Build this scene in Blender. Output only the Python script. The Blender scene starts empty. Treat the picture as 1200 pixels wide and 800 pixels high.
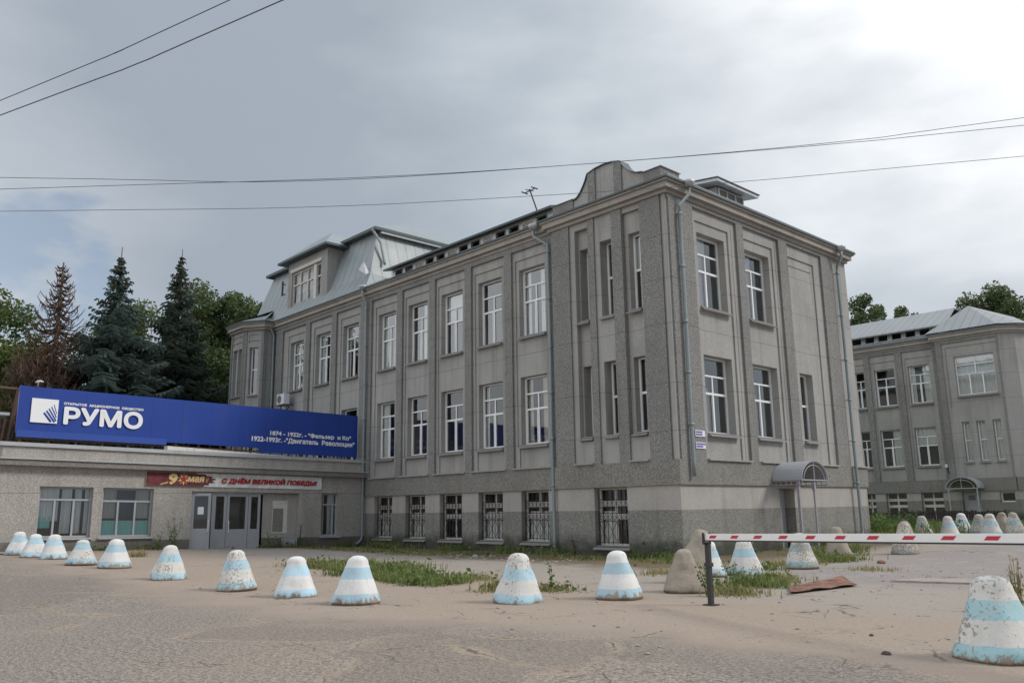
import bpy, bmesh, math, random
from mathutils import Vector, Matrix, noise as mnoise
import numpy as np

sc = bpy.context.scene
COL = sc.collection
R = math.radians

# ------------------------------------------------------------------ camera
cam_d = bpy.data.cameras.new('camera')
cam_d.sensor_fit = 'HORIZONTAL'; cam_d.sensor_width = 36.0
cam_d.lens = 971.287 * 36 / 1200
cam_d.clip_start = 0.1; cam_d.clip_end = 3000
cam = bpy.data.objects.new('camera', cam_d); COL.objects.link(cam)
yaw, pitch, roll = 0.82526, 0.19951, -0.01488
fw = Vector((-math.sin(yaw)*math.cos(pitch), math.cos(yaw)*math.cos(pitch), math.sin(pitch)))
r0 = Vector((math.cos(yaw), math.sin(yaw), 0)); u0 = r0.cross(fw)
r_ = r0*math.cos(roll) + u0*math.sin(roll); u_ = -r0*math.sin(roll) + u0*math.cos(roll)
M = Matrix((r_, u_, -fw)).transposed().to_4x4(); M.translation = (15.9485, -21.855, 1.6)
cam.matrix_world = M
sc.camera = cam

# ------------------------------------------------------------------ world: overcast sky
SUN_AZ, SUN_EL = R(50), R(40)            # azimuth from +Y towards +X
sun_dir = Vector((math.sin(SUN_AZ)*math.cos(SUN_EL), math.cos(SUN_AZ)*math.cos(SUN_EL), math.sin(SUN_EL)))
world = bpy.data.worlds.new('World'); sc.world = world; world.use_nodes = True
nt = world.node_tree; nt.nodes.clear()
def wn(t, **k):
    n = nt.nodes.new(t)
    for a, b in k.items(): setattr(n, a, b)
    return n
L = nt.links.new
out = wn('ShaderNodeOutputWorld'); bg = wn('ShaderNodeBackground'); bg.inputs['Strength'].default_value = 0.1
L(bg.outputs[0], out.inputs[0])
sky = wn('ShaderNodeTexSky', sky_type='NISHITA', sun_disc=False, sun_elevation=SUN_EL, sun_rotation=SUN_AZ)
tc = wn('ShaderNodeTexCoord')
def dotdir(d):
    n = wn('ShaderNodeVectorMath', operation='DOT_PRODUCT'); L(tc.outputs['Generated'], n.inputs[0]); n.inputs[1].default_value = d
    return n.outputs['Value']
def math_(op, a, b=None, c=None, clamp=False):
    n = wn('ShaderNodeMath', operation=op, use_clamp=clamp)
    for i, v in enumerate((a, b, c)):
        if v is None: continue
        if isinstance(v, (int, float)): n.inputs[i].default_value = v
        else: L(v, n.inputs[i])
    return n.outputs[0]
bright_dir = (-0.02, 0.84, 0.545)
nz = wn('ShaderNodeTexNoise'); nz.inputs['Scale'].default_value = 2.2; nz.inputs['Detail'].default_value = 5; nz.inputs['Roughness'].default_value = 0.5
mp = wn('ShaderNodeMapping'); mp.inputs['Scale'].default_value = (1, 1, 2.4); mp.inputs['Location'].default_value = (3.1, 1.7, 0.4)
L(tc.outputs['Generated'], mp.inputs[0]); L(mp.outputs[0], nz.inputs['Vector'])
nz2 = wn('ShaderNodeTexNoise'); nz2.inputs['Scale'].default_value = 7; nz2.inputs['Detail'].default_value = 6; L(mp.outputs[0], nz2.inputs['Vector'])
t = math_('ADD', math_('MAXIMUM', dotdir(bright_dir), math_('MULTIPLY', dotdir(tuple(sun_dir)), .95)), math_('MULTIPLY', math_('SUBTRACT', nz.outputs[0], 0.5), 0.42))
t = math_('ADD', t, math_('MULTIPLY', math_('SUBTRACT', nz2.outputs[0], 0.5), 0.15))
t01 = math_('MULTIPLY_ADD', t, 0.5, 0.5)
cr = wn('ShaderNodeValToRGB'); L(t01, cr.inputs[0])
e = cr.color_ramp.elements
def cset(i, p, c):
    el = e[i] if i < len(e) else e.new(p)
    el.position = p; el.color = (*c, 1)
stops = [(0.0, (.74,.755,.775)), (.42, (.62,.635,.66)), (.60, (.30,.325,.355)), (.68, (.245,.272,.305)), (.75, (.192,.220,.256)), (.82, (.197,.227,.263)), (.88, (.255,.286,.32)), (.93, (.34,.366,.395)), (.97, (.435,.455,.478)), (1.0, (.55,.56,.57))]
e.remove(e[1]); e[0].position = 0; e[0].color = (*stops[0][1], 1)
for p, c in stops[1:]:
    el = e.new(p); el.color = (*c, 1)
sc_n = wn('ShaderNodeVectorMath', operation='SCALE'); L(cr.outputs[0], sc_n.inputs[0]); sepz = wn('ShaderNodeSeparateXYZ'); L(tc.outputs['Generated'], sepz.inputs[0])
zen = wn('ShaderNodeMapRange', interpolation_type='SMOOTHSTEP'); L(sepz.outputs[2], zen.inputs[0])
zen.inputs[1].default_value = .60; zen.inputs[2].default_value = .92; zen.inputs[3].default_value = 10.0; zen.inputs[4].default_value = 21.0   # unseen sky overhead raised to put more light on the ground
L(zen.outputs[0], sc_n.inputs['Scale'])
# a gap of blue in the cloud low on the left, with a white cloud edge
gap_dir = Vector((-0.945, 0.205, 0.237)).normalized()
gz = wn('ShaderNodeTexNoise'); gz.inputs['Scale'].default_value = 9; gz.inputs['Detail'].default_value = 5; L(mp.outputs[0], gz.inputs['Vector'])
gd = math_('ADD', dotdir(gap_dir), math_('MULTIPLY', math_('SUBTRACT', gz.outputs[0], 0.5), 0.02))
mr = wn('ShaderNodeMapRange', interpolation_type='SMOOTHSTEP'); L(gd, mr.inputs[0]); mr.inputs[1].default_value = 0.9962; mr.inputs[2].default_value = 1.000; mr.inputs[4].default_value = 0.5
mixn = wn('ShaderNodeMix', data_type='RGBA'); L(mr.outputs[0], mixn.inputs['Factor']); L(sc_n.outputs[0], mixn.inputs['A'])
skyb = wn('ShaderNodeVectorMath', operation='MULTIPLY'); L(sky.outputs[0], skyb.inputs[0]); skyb.inputs[1].default_value = (.62, .62, .62)
L(skyb.outputs[0], mixn.inputs['B'])
L(mixn.outputs['Result'], bg.inputs[0])

sl = bpy.data.lights.new('sun', 'SUN'); sl.energy = 1.1; sl.angle = R(14); sl.color = (1, .96, .91)
so = bpy.data.objects.new('sun', sl); COL.objects.link(so)
so.rotation_euler = sun_dir.to_track_quat('Z', 'Y').to_euler(); so.location = (20, 30, 40)

vs = sc.view_settings
vs.view_transform = 'Standard'; vs.look = 'None'; vs.gamma = 1; vs.use_curve_mapping = False
vs.exposure = 0.93
sc.render.engine = 'CYCLES'
sc.cycles.max_bounces = 8; sc.cycles.transparent_max_bounces = 12

# ------------------------------------------------------------------ helpers
def gz_(x, y):
    """height of the ground"""
    a = 0.021*max(0.0, -x)*min(1.15, max(0.0, -y/14.3))
    if x < -22: a = 0.021*22*min(1.15, max(0.0, -y/14.3))
    b = 0.011*min(40, max(0.0, y))
    return a + b

class MB:
    def __init__(s): s.v = []; s.f = []; s.m = []; s.mi = 0
    def add(s, vs, fs):
        o = len(s.v); s.v += [tuple(p) for p in vs]
        for f in fs: s.f.append(tuple(i+o for i in f)); s.m.append(s.mi)
    def quad(s, a, b, c, d): s.add((a, b, c, d), ((0, 1, 2, 3),))
    def poly(s, pts): s.add(pts, (tuple(range(len(pts))),))
    def hexa(s, p):  # p: 8 points, bottom ring then top ring
        s.add(p, ((3,2,1,0),(4,5,6,7),(0,1,5,4),(1,2,6,5),(2,3,7,6),(3,0,4,7)))
    def box(s, x0, x1, y0, y1, z0, z1):
        s.hexa([(x0,y0,z0),(x1,y0,z0),(x1,y1,z0),(x0,y1,z0),(x0,y0,z1),(x1,y0,z1),(x1,y1,z1),(x0,y1,z1)])
    def fbox(s, F, u0, u1, d0, d1, z0, z1):
        s.hexa([F(u0,d0,z0),F(u1,d0,z0),F(u1,d1,z0),F(u0,d1,z0),F(u0,d0,z1),F(u1,d0,z1),F(u1,d1,z1),F(u0,d1,z1)])
    def tube(s, pts, r, n=8, cap=True):
        pts = [Vector(p) for p in pts]; rr = r if isinstance(r, (list, tuple)) else [r]*len(pts)
        o = len(s.v); ref = Vector((0.31, 0.17, 0.93))
        for i, p in enumerate(pts):
            d = (pts[min(i+1, len(pts)-1)] - pts[max(i-1, 0)]).normalized()
            a = d.cross(ref)
            if a.length < .1: a = d.cross(Vector((1, 0, 0)))
            a.normalize(); b = d.cross(a)
            for k in range(n):
                t = 2*math.pi*k/n; s.v.append(tuple(p + (a*math.cos(t) + b*math.sin(t))*rr[i]))
        for i in range(len(pts)-1):
            for k in range(n):
                k2 = (k+1) % n
                s.f.append((o+i*n+k, o+i*n+k2, o+(i+1)*n+k2, o+(i+1)*n+k)); s.m.append(s.mi)
        if cap:
            s.f.append(tuple(o+k for k in range(n))[::-1]); s.m.append(s.mi)
            s.f.append(tuple(o+(len(pts)-1)*n+k for k in range(n))); s.m.append(s.mi)
    def bar(s, a, b, w, h=None):
        """rectangular bar between two points"""
        h = h or w; a = Vector(a); b = Vector(b); d = (b-a).normalized()
        x = d.cross(Vector((0, 0, 1)))
        if x.length < .05: x = Vector((1, 0, 0))
        x.normalize(); y = d.cross(x).normalized(); x *= w/2; y *= h/2
        s.hexa([a-x-y, a+x-y, a+x+y, a-x+y, b-x-y, b+x-y, b+x+y, b-x+y])
    def prism(s, poly, off):
        """polygon (3d points) extruded by vector off"""
        n = len(poly); off = Vector(off); P = [Vector(p) for p in poly]
        s.add(P + [p+off for p in P], [tuple(range(n))[::-1], tuple(range(n, 2*n))] + [(i, (i+1) % n, (i+1) % n+n, i+n) for i in range(n)])
    def relief(s, F, U0, U1, Z0, Z1, rects, reveal=.32, base=0.0):
        """wall face with recesses (depth) and openings (depth None, reveal faces only)"""
        us = sorted({round(v, 4) for v in [U0, U1] + [c for r in rects for c in r[:2]] if U0-1e-6 <= v <= U1+1e-6})
        zs = sorted({round(v, 4) for v in [Z0, Z1] + [c for r in rects for c in r[2:4]] if Z0-1e-6 <= v <= Z1+1e-6})
        nu, nz = len(us)-1, len(zs)-1
        D = [[base]*nz for _ in range(nu)]; H = [[False]*nz for _ in range(nu)]
        for i in range(nu):
            for j in range(nz):
                cu, cz = (us[i]+us[i+1])/2, (zs[j]+zs[j+1])/2
                for r in rects:
                    if r[0] < cu < r[1] and r[2] < cz < r[3]:
                        if r[4] is None: H[i][j] = True; D[i][j] = base-reveal
                        else: H[i][j] = False; D[i][j] = r[4]
        for i in range(nu):
            for j in range(nz):
                a, b, c, d = us[i], us[i+1], zs[j], zs[j+1]; e = D[i][j]
                if not H[i][j]: s.quad(F(a,e,c), F(b,e,c), F(b,e,d), F(a,e,d))
                if i+1 < nu and D[i+1][j] != e: s.quad(F(b,e,c), F(b,D[i+1][j],c), F(b,D[i+1][j],d), F(b,e,d))
                if j+1 < nz and D[i][j+1] != e: s.quad(F(a,e,d), F(b,e,d), F(b,D[i][j+1],d), F(a,D[i][j+1],d))
    def obj(s, name, mat, parent=None, smooth=False):
        me = bpy.data.meshes.new(name)
        off = Vector((0, 0, 0))
        if parent is not None:
            p = parent
            while p is not None: off = off + Vector(p.location); p = p.parent
        me.from_pydata([(x-off.x, y-off.y, z-off.z) for x, y, z in s.v], [], s.f)
        mats = mat if isinstance(mat, (list, tuple)) else [mat]
        for m in mats: me.materials.append(m)
        if len(mats) > 1: me.polygons.foreach_set('material_index', s.m)
        if smooth: me.polygons.foreach_set('use_smooth', [True]*len(me.polygons))
        me.update()
        o = bpy.data.objects.new(name, me); COL.objects.link(o)
        if parent is not None: o.parent = parent
        return o

def tag(o, label=None, cat=None, group=None, kind=None):
    if label: o['label'] = label
    if cat: o['category'] = cat
    if group: o['group'] = group
    if kind: o['kind'] = kind
    return o
def thing(name, loc, label, cat, group=None):
    o = bpy.data.objects.new(name, None); COL.objects.link(o); o.location = loc; o.empty_display_size = .3
    return tag(o, label, cat, group)
def rebase(o, loc):
    """put the origin of a single-mesh thing at its base"""
    loc = Vector(loc); o.data.transform(Matrix.Translation(-loc)); o.location = loc
    return o

# ------------------------------------------------------------------ materials
class NT:
    def __init__(s, name):
        s.mat = bpy.data.materials.new(name); s.mat.use_nodes = True
        s.t = s.mat.node_tree; s.t.nodes.clear()
        s.o = s.n('ShaderNodeOutputMaterial')
        s.tc = s.n('ShaderNodeTexCoord')
    def n(s, t, **k):
        n = s.t.nodes.new(t)
        for a, b in k.items(): setattr(n, a, b)
        return n
    def l(s, a, b): s.t.links.new(a, b)
    def put(s, i, v):
        if v is None: return
        if isinstance(v, (int, float)): i.default_value = v
        elif isinstance(v, (tuple, list)): i.default_value = (*v, 1) if len(v) == 3 and len(i.default_value) == 4 else v
        else: s.l(v, i)
    def m(s, op, a, b=None, c=None, clamp=False):
        n = s.n('ShaderNodeMath', operation=op, use_clamp=clamp)
        for i, v in enumerate((a, b, c)): s.put(n.inputs[i], v)
        return n.outputs[0]
    def coord(s, scale=(1,1,1), src='Object', loc=None, rot=None):
        mp = s.n('ShaderNodeMapping'); s.l(s.tc.outputs[src], mp.inputs[0]); mp.inputs['Scale'].default_value = scale
        if loc is not None: s.put(mp.inputs['Location'], loc)
        if rot is not None: mp.inputs['Rotation'].default_value = rot
        return mp.outputs[0]
    def noise(s, vec, scale, detail=4, rough=.55, dist=0):
        n = s.n('ShaderNodeTexNoise'); s.l(vec, n.inputs['Vector']); n.inputs['Scale'].default_value = scale
        n.inputs['Detail'].default_value = detail; n.inputs['Roughness'].default_value = rough; n.inputs['Distortion'].default_value = dist
        return n.outputs[0]
    def voro(s, vec, scale, feature='F1', out='Distance'):
        n = s.n('ShaderNodeTexVoronoi', feature=feature); s.l(vec, n.inputs['Vector']); n.inputs['Scale'].default_value = scale
        return n.outputs[out]
    def ss(s, v, a, b, lo=0., hi=1.):
        n = s.n('ShaderNodeMapRange', interpolation_type='SMOOTHSTEP'); s.put(n.inputs[0], v)
        for i, x in zip((1, 2, 3, 4), (a, b, lo, hi)): s.put(n.inputs[i], x)
        return n.outputs[0]
    def mix(s, f, a, b, blend='MIX'):
        n = s.n('ShaderNodeMix', data_type='RGBA', blend_type=blend); s.put(n.inputs['Factor'], f); s.put(n.inputs['A'], a); s.put(n.inputs['B'], b)
        return n.outputs['Result']
    def xyz(s, src='Object'):
        n = s.n('ShaderNodeSeparateXYZ'); s.l(s.tc.outputs[src], n.inputs[0]); return n.outputs
    def bump(s, h, strength=.3, dist=.02):
        n = s.n('ShaderNodeBump'); n.inputs['Strength'].default_value = strength; n.inputs['Distance'].default_value = dist; s.l(h, n.inputs['Height']); return n.outputs[0]
    def bsdf(s, col, rough=.8, metal=0, bump=None, spec=None, trans=0, alpha=None, sub=None):
        b = s.n('ShaderNodeBsdfPrincipled'); s.put(b.inputs['Base Color'], col); s.put(b.inputs['Roughness'], rough); s.put(b.inputs['Metallic'], metal)
        if spec is not None: s.put(b.inputs['Specular IOR Level'], spec)
        if bump is not None: s.l(bump, b.inputs['Normal'])
        s.l(b.outputs[0], s.o.inputs[0]); return b

def m_dash(name, col, dark=.62, grain=24, amount=.5, stains=.25, joints=(), streak=.35, moss=0.0, lightsp=(.5,.47,.43)):
    """roughcast (pebble dash) render"""
    s = NT(name); v = s.coord()
    g1 = s.noise(v, grain, 3, .7); g2 = s.voro(v, grain*1.9); big = s.noise(v, .45, 5, .6); mid = s.noise(v, 2.3, 4, .6)
    st = s.noise(s.coord((1.6, 1.6, .13)), 1.5, 5, .6)
    dk = tuple(c*dark for c in col); lt = tuple(min(1, c*1.28) for c in col)
    c = s.mix(s.ss(g1, .36, .64), dk, lt)
    c = s.mix(1-amount, c, col)
    c = s.mix(s.m('MULTIPLY', s.ss(g2, .0, .22, 1, 0), .35*amount), c, lightsp)
    c = s.mix(s.m('MULTIPLY', s.ss(big, .42, .68), stains), c, tuple(x*.55 for x in col))
    c = s.mix(s.m('MULTIPLY', s.ss(mid, .5, .8), stains*.6), c, tuple(x*1.25 for x in col))
    c = s.mix(s.m('MULTIPLY', s.ss(st, .46, .72), streak), c, (col[0]*.55, col[1]*.55, col[2]*.53))
    x = s.xyz()
    if joints:
        acc = None
        for j in joints:
            d = s.m('LESS_THAN', s.m('ABSOLUTE', s.m('SUBTRACT', x[2], j)), .012)
            acc = d if acc is None else s.m('MAXIMUM', acc, d)
        c = s.mix(s.m('MULTIPLY', acc, .6), c, tuple(q*.35 for q in col))
    if moss:
        f = s.m('MULTIPLY', s.ss(s.m('SUBTRACT', x[2], s.m('MULTIPLY', mid, .9)), -.25, .35, 1, 0), moss)
        c = s.mix(f, c, (.045, .047, .035))
    s.bsdf(c, .92, bump=s.bump(s.m('ADD', g1, s.m('MULTIPLY', g2, .6)), .5, .02), spec=.25)
    return s.mat

JO = (7.53, 9.07, 10.57, 5.55, 4.0)
LIGHT = (.362, .353, .336); DARK = (.247, .242, .23)
M_wall = m_dash('wall_render', LIGHT, .7, 30, .5, .3, JO, .5)
M_pil = m_dash('pebble_dash', DARK, .55, 25, .9, .25, JO, .3)
M_plinth = m_dash('plinth_dash', (.255, .247, .225), .55, 27, .85, .3, (), .4, moss=.85)
M_plinth_up = m_dash('plinth_paint', (.40, .375, .345), .75, 28, .35, .25, (), .35)
M_band = m_dash('band_dash', (.245, .237, .216), .55, 27, .85, .3, (), .2)
M_cornice = m_dash('cornice_stone', (.37, .34, .31), .8, 30, .25, .3, (), .35)
M_ent = m_dash('entry_dash', (.41, .385, .35), .6, 26, .8, .3, (2.18+.1,), .4)
M_entp = m_dash('entry_plinth', (.25, .23, .21), .6, 20, .7, .3, (), .3, moss=.5)

def m_plain(name, col, rough=.6, metal=0, var=.15, scale=3, spec=None, bumps=0, dirt=0, dirtcol=(.1,.08,.06)):
    s = NT(name); v = s.coord(); n = s.noise(v, scale, 5, .6)
    c = s.mix(n, tuple(x*(1-var) for x in col), tuple(min(1, x*(1+var)) for x in col))
    if dirt:
        d = s.noise(s.coord((1, 1, .35)), scale*1.7, 6, .65)
        c = s.mix(s.m('MULTIPLY', s.ss(d, .5, .72), dirt), c, dirtcol)
    s.bsdf(c, rough, metal, bump=s.bump(s.noise(v, scale*9, 3), bumps, .01) if bumps else None, spec=spec)
    return s.mat
M_white = m_plain('white_window_paint', (.78, .78, .77), .45, 0, .06, 3, dirt=.15, dirtcol=(.4,.38,.35))
M_oldwhite = m_plain('old_window_paint', (.6, .57, .53), .7, 0, .15, 6, dirt=.5, dirtcol=(.22,.19,.16))
M_pipe = m_plain('galvanised_pipe', (.24, .285, .295), .6, .15, .12, 2, dirt=.3, dirtcol=(.2,.2,.19))
M_black = m_plain('dark_iron', (.045, .04, .04), .6, .3, .3, 5)
M_gut = m_plain('gutter_metal', (.075, .095, .10), .6, .15, .2, 2)
M_sill = m_plain('sill_metal', (.24, .23, .22), .6, .2, .15, 3)
M_curtain = m_plain('curtain_cloth', (.82, .82, .80), .9, 0, .1, 4)
M_blind = m_plain('beige_curtain', (.55, .52, .46), .9, 0, .15, 4)
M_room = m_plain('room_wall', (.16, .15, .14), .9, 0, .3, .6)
M_grey = m_plain('grey_paint', (.36, .37, .39), .5, 0, .06, 2, dirt=.2, dirtcol=(.2,.2,.2))
M_purple = m_plain('canopy_frame_paint', (.30, .29, .32), .5, 0, .08, 3)
M_brown = m_plain('rusty_brown_steel', (.10, .06, .045), .8, .2, .35, 6)
M_teal = m_plain('turquoise_blind', (.38, .78, .74), .8, 0, .08, 5)
M_cap = m_plain('cap_sheet_metal', (.46, .47, .48), .5, .4, .15, 2, dirt=.35, dirtcol=(.25,.22,.19))

def m_roof(name, axis, pitch=.62, col=(.265, .30, .305), metal=.2):
    s = NT(name); v = s.coord(); x = s.xyz(); n = s.noise(v, .9, 5, .6); n2 = s.noise(v, 7, 4)
    a = x[axis]
    fr = s.m('FRACT', s.m('DIVIDE', a, pitch)); sheet = s.m('FLOOR', s.m('DIVIDE', a, pitch))
    row = s.m('FLOOR', s.m('DIVIDE', s.m('ADD', x[2], s.m('MULTIPLY', sheet, .37)), .9))
    wn_ = s.n('ShaderNodeTexWhiteNoise', noise_dimensions='2D'); cmb = s.n('ShaderNodeCombineXYZ'); s.l(sheet, cmb.inputs[0]); s.l(row, cmb.inputs[1]); s.l(cmb.outputs[0], wn_.inputs['Vector'])
    c = s.mix(n, tuple(q*.75 for q in col), tuple(q*1.2 for q in col))
    c = s.mix(s.m('MULTIPLY', wn_.outputs[0], .25), c, tuple(q*1.25 for q in col))
    seam = s.m('LESS_THAN', fr, .11)
    c = s.mix(s.m('MULTIPLY', seam, .6), c, tuple(q*.5 for q in col))
    c = s.mix(s.m('MULTIPLY', s.ss(n2, .6, .8), .3), c, (.30, .27, .23))
    s.bsdf(c, s.m('ADD', .38, s.m('MULTIPLY', n, .25)), metal, bump=s.bump(s.m('ADD', s.m('MULTIPLY', seam, 1), s.m('MULTIPLY', n, .6)), .5, .03))
    return s.mat
M_roofx = m_roof('sheet_roof', 0); M_roofr = m_roof('grey_sheet_roof', 0, .55, (.26, .275, .28), .12); M_roofy = m_roof('sheet_roof_side', 1, .62, (.25, .275, .28), .08)

def m_glass(name, k, c):
    s = NT(name)
    tr = s.n('ShaderNodeBsdfTransparent'); tr.inputs[0].default_value = (.90, .93, .93, 1)
    gl = s.n('ShaderNodeBsdfGlossy'); gl.inputs['Roughness'].default_value = .03; gl.inputs[0].default_value = (.9, .93, .95, 1)
    n = s.noise(s.coord(), .9, 2); s.l(s.bump(n, .12, .03), gl.inputs['Normal'])
    fr = s.n('ShaderNodeFresnel'); fr.inputs[0].default_value = 1.5
    mx = s.n('ShaderNodeMixShader'); s.l(s.m('MULTIPLY_ADD', fr.outputs[0], k, c, clamp=True), mx.inputs[0]); s.l(tr.outputs[0], mx.inputs[1]); s.l(gl.outputs[0], mx.inputs[2])
    s.l(mx.outputs[0], s.o.inputs[0]); return s.mat
M_glass = m_glass('window_glass', 1.5, .035); M_glass2 = m_glass('double_glazing', 2.3, .08)

# ------------------------------------------------------------------ ground
def build_ground():
    def axis(c, near, far):
        v = []; x = 0.0; st = .5
        while x < near: v.append(x); x += st
        while x < far: v.append(x); st *= 1.25; x += st
        v.append(far)
        return sorted({round(c+a, 3) for a in v} | {round(c-a, 3) for a in v})
    xs = axis(0, 26, 900); ys = axis(-2, 28, 900)
    mb = MB(); idx = {}
    for i, x in enumerate(xs):
        for j, y in enumerate(ys):
            idx[i, j] = len(mb.v)
            z = gz_(x, y)
            if abs(x) < 60 and abs(y) < 60: z += (mnoise.noise((x*.35, y*.35, 0))*.018 if (x > -18 or y < -16) else 0)
            mb.v.append((x, y, z))
    for i in range(len(xs)-1):
        for j in range(len(ys)-1):
            mb.f.append((idx[i,j], idx[i+1,j], idx[i+1,j+1], idx[i,j+1])); mb.m.append(0)
    s = NT('ground_surface'); v = s.coord(); x, y, z = s.xyz()
    n_big = s.noise(v, .16, 6, .6); n_mid = s.noise(v, .8, 6, .62); n_fine = s.noise(v, 9, 5, .7); n_grit = s.m('ADD', s.m('MULTIPLY', s.noise(v, 42, 3, .75), .5), s.m('MULTIPLY', s.noise(v, 17, 4, .8), .5)); vor = s.voro(v, 55)
    # asphalt carriageway: the edge swings to the right-hand junction
    edge = s.m('ADD', -15.1, s.ss(x, 3.5, 8.5, 0, 2.2))
    sd = s.m('SUBTRACT', edge, y)
    sdn = s.m('ADD', sd, s.m('MULTIPLY', s.m('SUBTRACT', n_mid, .5), 2.6))
    asph = s.ss(sdn, -.7, 1.3)
    grit = s.ss(n_grit, .38, .62)
    a_col = s.mix(grit, (.075, .064, .056), (.37, .315, .268))
    a_col = s.mix(s.ss(vor, 0, .25, .7, 0), a_col, (.42, .39, .35))
    a_col = s.mix(s.ss(n_big, .42, .62, 0, .4), a_col, s.mix(grit, (.20, .16, .125), (.38, .31, .245)))
    cellv = s.n('ShaderNodeTexVoronoi', feature='F1')
    sand = s.mix(n_fine, (.305, .238, .185), (.415, .335, .27))
    sand = s.mix(s.ss(n_big, .4, .7, 0, .6), sand, (.36, .305, .255))
    sand = s.mix(s.m('MULTIPLY', grit, .55), sand, (.20, .16, .13))
    slab = s.mix(n_fine, (.28, .24, .205), (.41, .36, .31))
    slab = s.mix(s.ss(n_mid, .5, .7, 0, .7), slab, (.34, .27, .205))
    slab = s.mix(s.m('MULTIPLY', grit, .5), slab, (.19, .165, .145))
    inner = s.ss(s.m('ADD', y, s.m('MULTIPLY', s.m('SUBTRACT', n_mid, .5), 4)), -10.2, -7.5)
    # grey-violet driveway beyond the barrier
    dr = s.m('MULTIPLY', s.ss(s.m('ADD', x, s.m('MULTIPLY', s.m('SUBTRACT', n_mid, .5), 2.5)), 4.2, 5.6), s.ss(s.m('ADD', y, s.m('MULTIPLY', s.m('SUBTRACT', n_mid, .5), 2.)), -5.2, -4.2))
    drive = s.mix(grit, (.19, .17, .162), (.33, .295, .275))
    drive = s.mix(s.ss(n_mid, .45, .7, 0, .5), drive, (.36, .31, .27))
    c = s.mix(inner, sand, slab); c = s.mix(dr, c, drive); c = s.mix(asph, c, a_col)
    # earth and moss along the walls
    wet = s.m('MULTIPLY', s.ss(s.m('ADD', y, s.m('MULTIPLY', n_mid, 3.2)), -3.4, -1.2), s.ss(x, 1.5, 3.5, 1, 0))
    earth = s.mix(n_fine, (.10, .055, .032), (.13, .12, .055))
    c = s.mix(s.m('MULTIPLY', wet, .85), c, earth)
    # cracks, some filled with sand
    dist = s.n('ShaderNodeVectorMath', operation='ADD'); nd = s.n('ShaderNodeTexNoise'); s.l(v, nd.inputs['Vector']); nd.inputs['Scale'].default_value = .7; nd.inputs['Detail'].default_value = 5
    sc_ = s.n('ShaderNodeVectorMath', operation='SCALE'); s.l(nd.outputs['Color'], sc_.inputs[0]); sc_.inputs['Scale'].default_value = 1.7
    s.l(v, dist.inputs[0]); s.l(sc_.outputs[0], dist.inputs[1])
    s.l(dist.outputs[0], cellv.inputs['Vector']); cellv.inputs['Scale'].default_value = .30
    cs_ = s.n('ShaderNodeSeparateXYZ'); s.l(cellv.outputs['Color'], cs_.inputs[0])
    c = s.mix(s.m('MULTIPLY', s.m('MULTIPLY', s.ss(cs_.outputs[0], .45, .6), .22), asph), c, (.115, .098, .085))
    cr1 = s.voro(dist.outputs[0], .30, 'DISTANCE_TO_EDGE'); cr2 = s.voro(dist.outputs[0], .85, 'DISTANCE_TO_EDGE')
    gate = s.ss(n_big, .38, .55)
    sandline = s.m('MULTIPLY', s.ss(s.m('ADD', cr1, s.m('MULTIPLY', s.m('SUBTRACT', n_fine, .5), .05)), .0, .06, .8, 0), s.ss(n_mid, .46, .6))
    c = s.mix(s.m('MULTIPLY', s.m('MULTIPLY', sandline, .75), asph), c, (.40, .31, .225))
    hair = s.m('MULTIPLY', s.m('MULTIPLY', s.ss(cr2, .003, .013, .6, 0), gate), s.ss(n_mid, .49, .6))
    c = s.mix(hair, c, (.07, .06, .05))
    hair1 = s.ss(cr1, .002, .012, .8, 0); c = s.mix(s.m('MULTIPLY', hair1, s.ss(n_mid, .5, .62)), c, (.08, .068, .055))
    # grass beyond the yards
    far = s.m('MAXIMUM', s.m('MULTIPLY', s.ss(s.m('ADD', y, s.m('MULTIPLY', n_mid, 3)), 13.5, 16), s.ss(s.m('ADD', x, s.m('MULTIPLY', n_mid, 1.5)), 1.4, 2.4, 1, 0)), s.ss(x, -34, -27, 1, 0))
    c = s.mix(far, c, s.mix(n_fine, (.05, .075, .02), (.10, .13, .04)))
    h = s.m('ADD', s.m('MULTIPLY', n_grit, .35), s.m('SUBTRACT', s.m('MULTIPLY', n_fine, .4), s.m('MULTIPLY', hair, 1.0)))
    s.bsdf(c, .93, bump=s.bump(h, .9, .025), spec=.2)
    o = mb.obj('ground', s.mat, None, True); tag(o, kind='structure')
build_ground()

# ------------------------------------------------------------------ facade kit
BZ0, BZ1, PD, PB, LZ = .40, 2.27, 1.51, 2.29, 3.08
LW0, LW1, UW0, UW1 = 4.0, 6.65, 8.25, 11.0
FR, CB, CT = 11.78, 12.0, 12.46
rng = random.Random(7)

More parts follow.
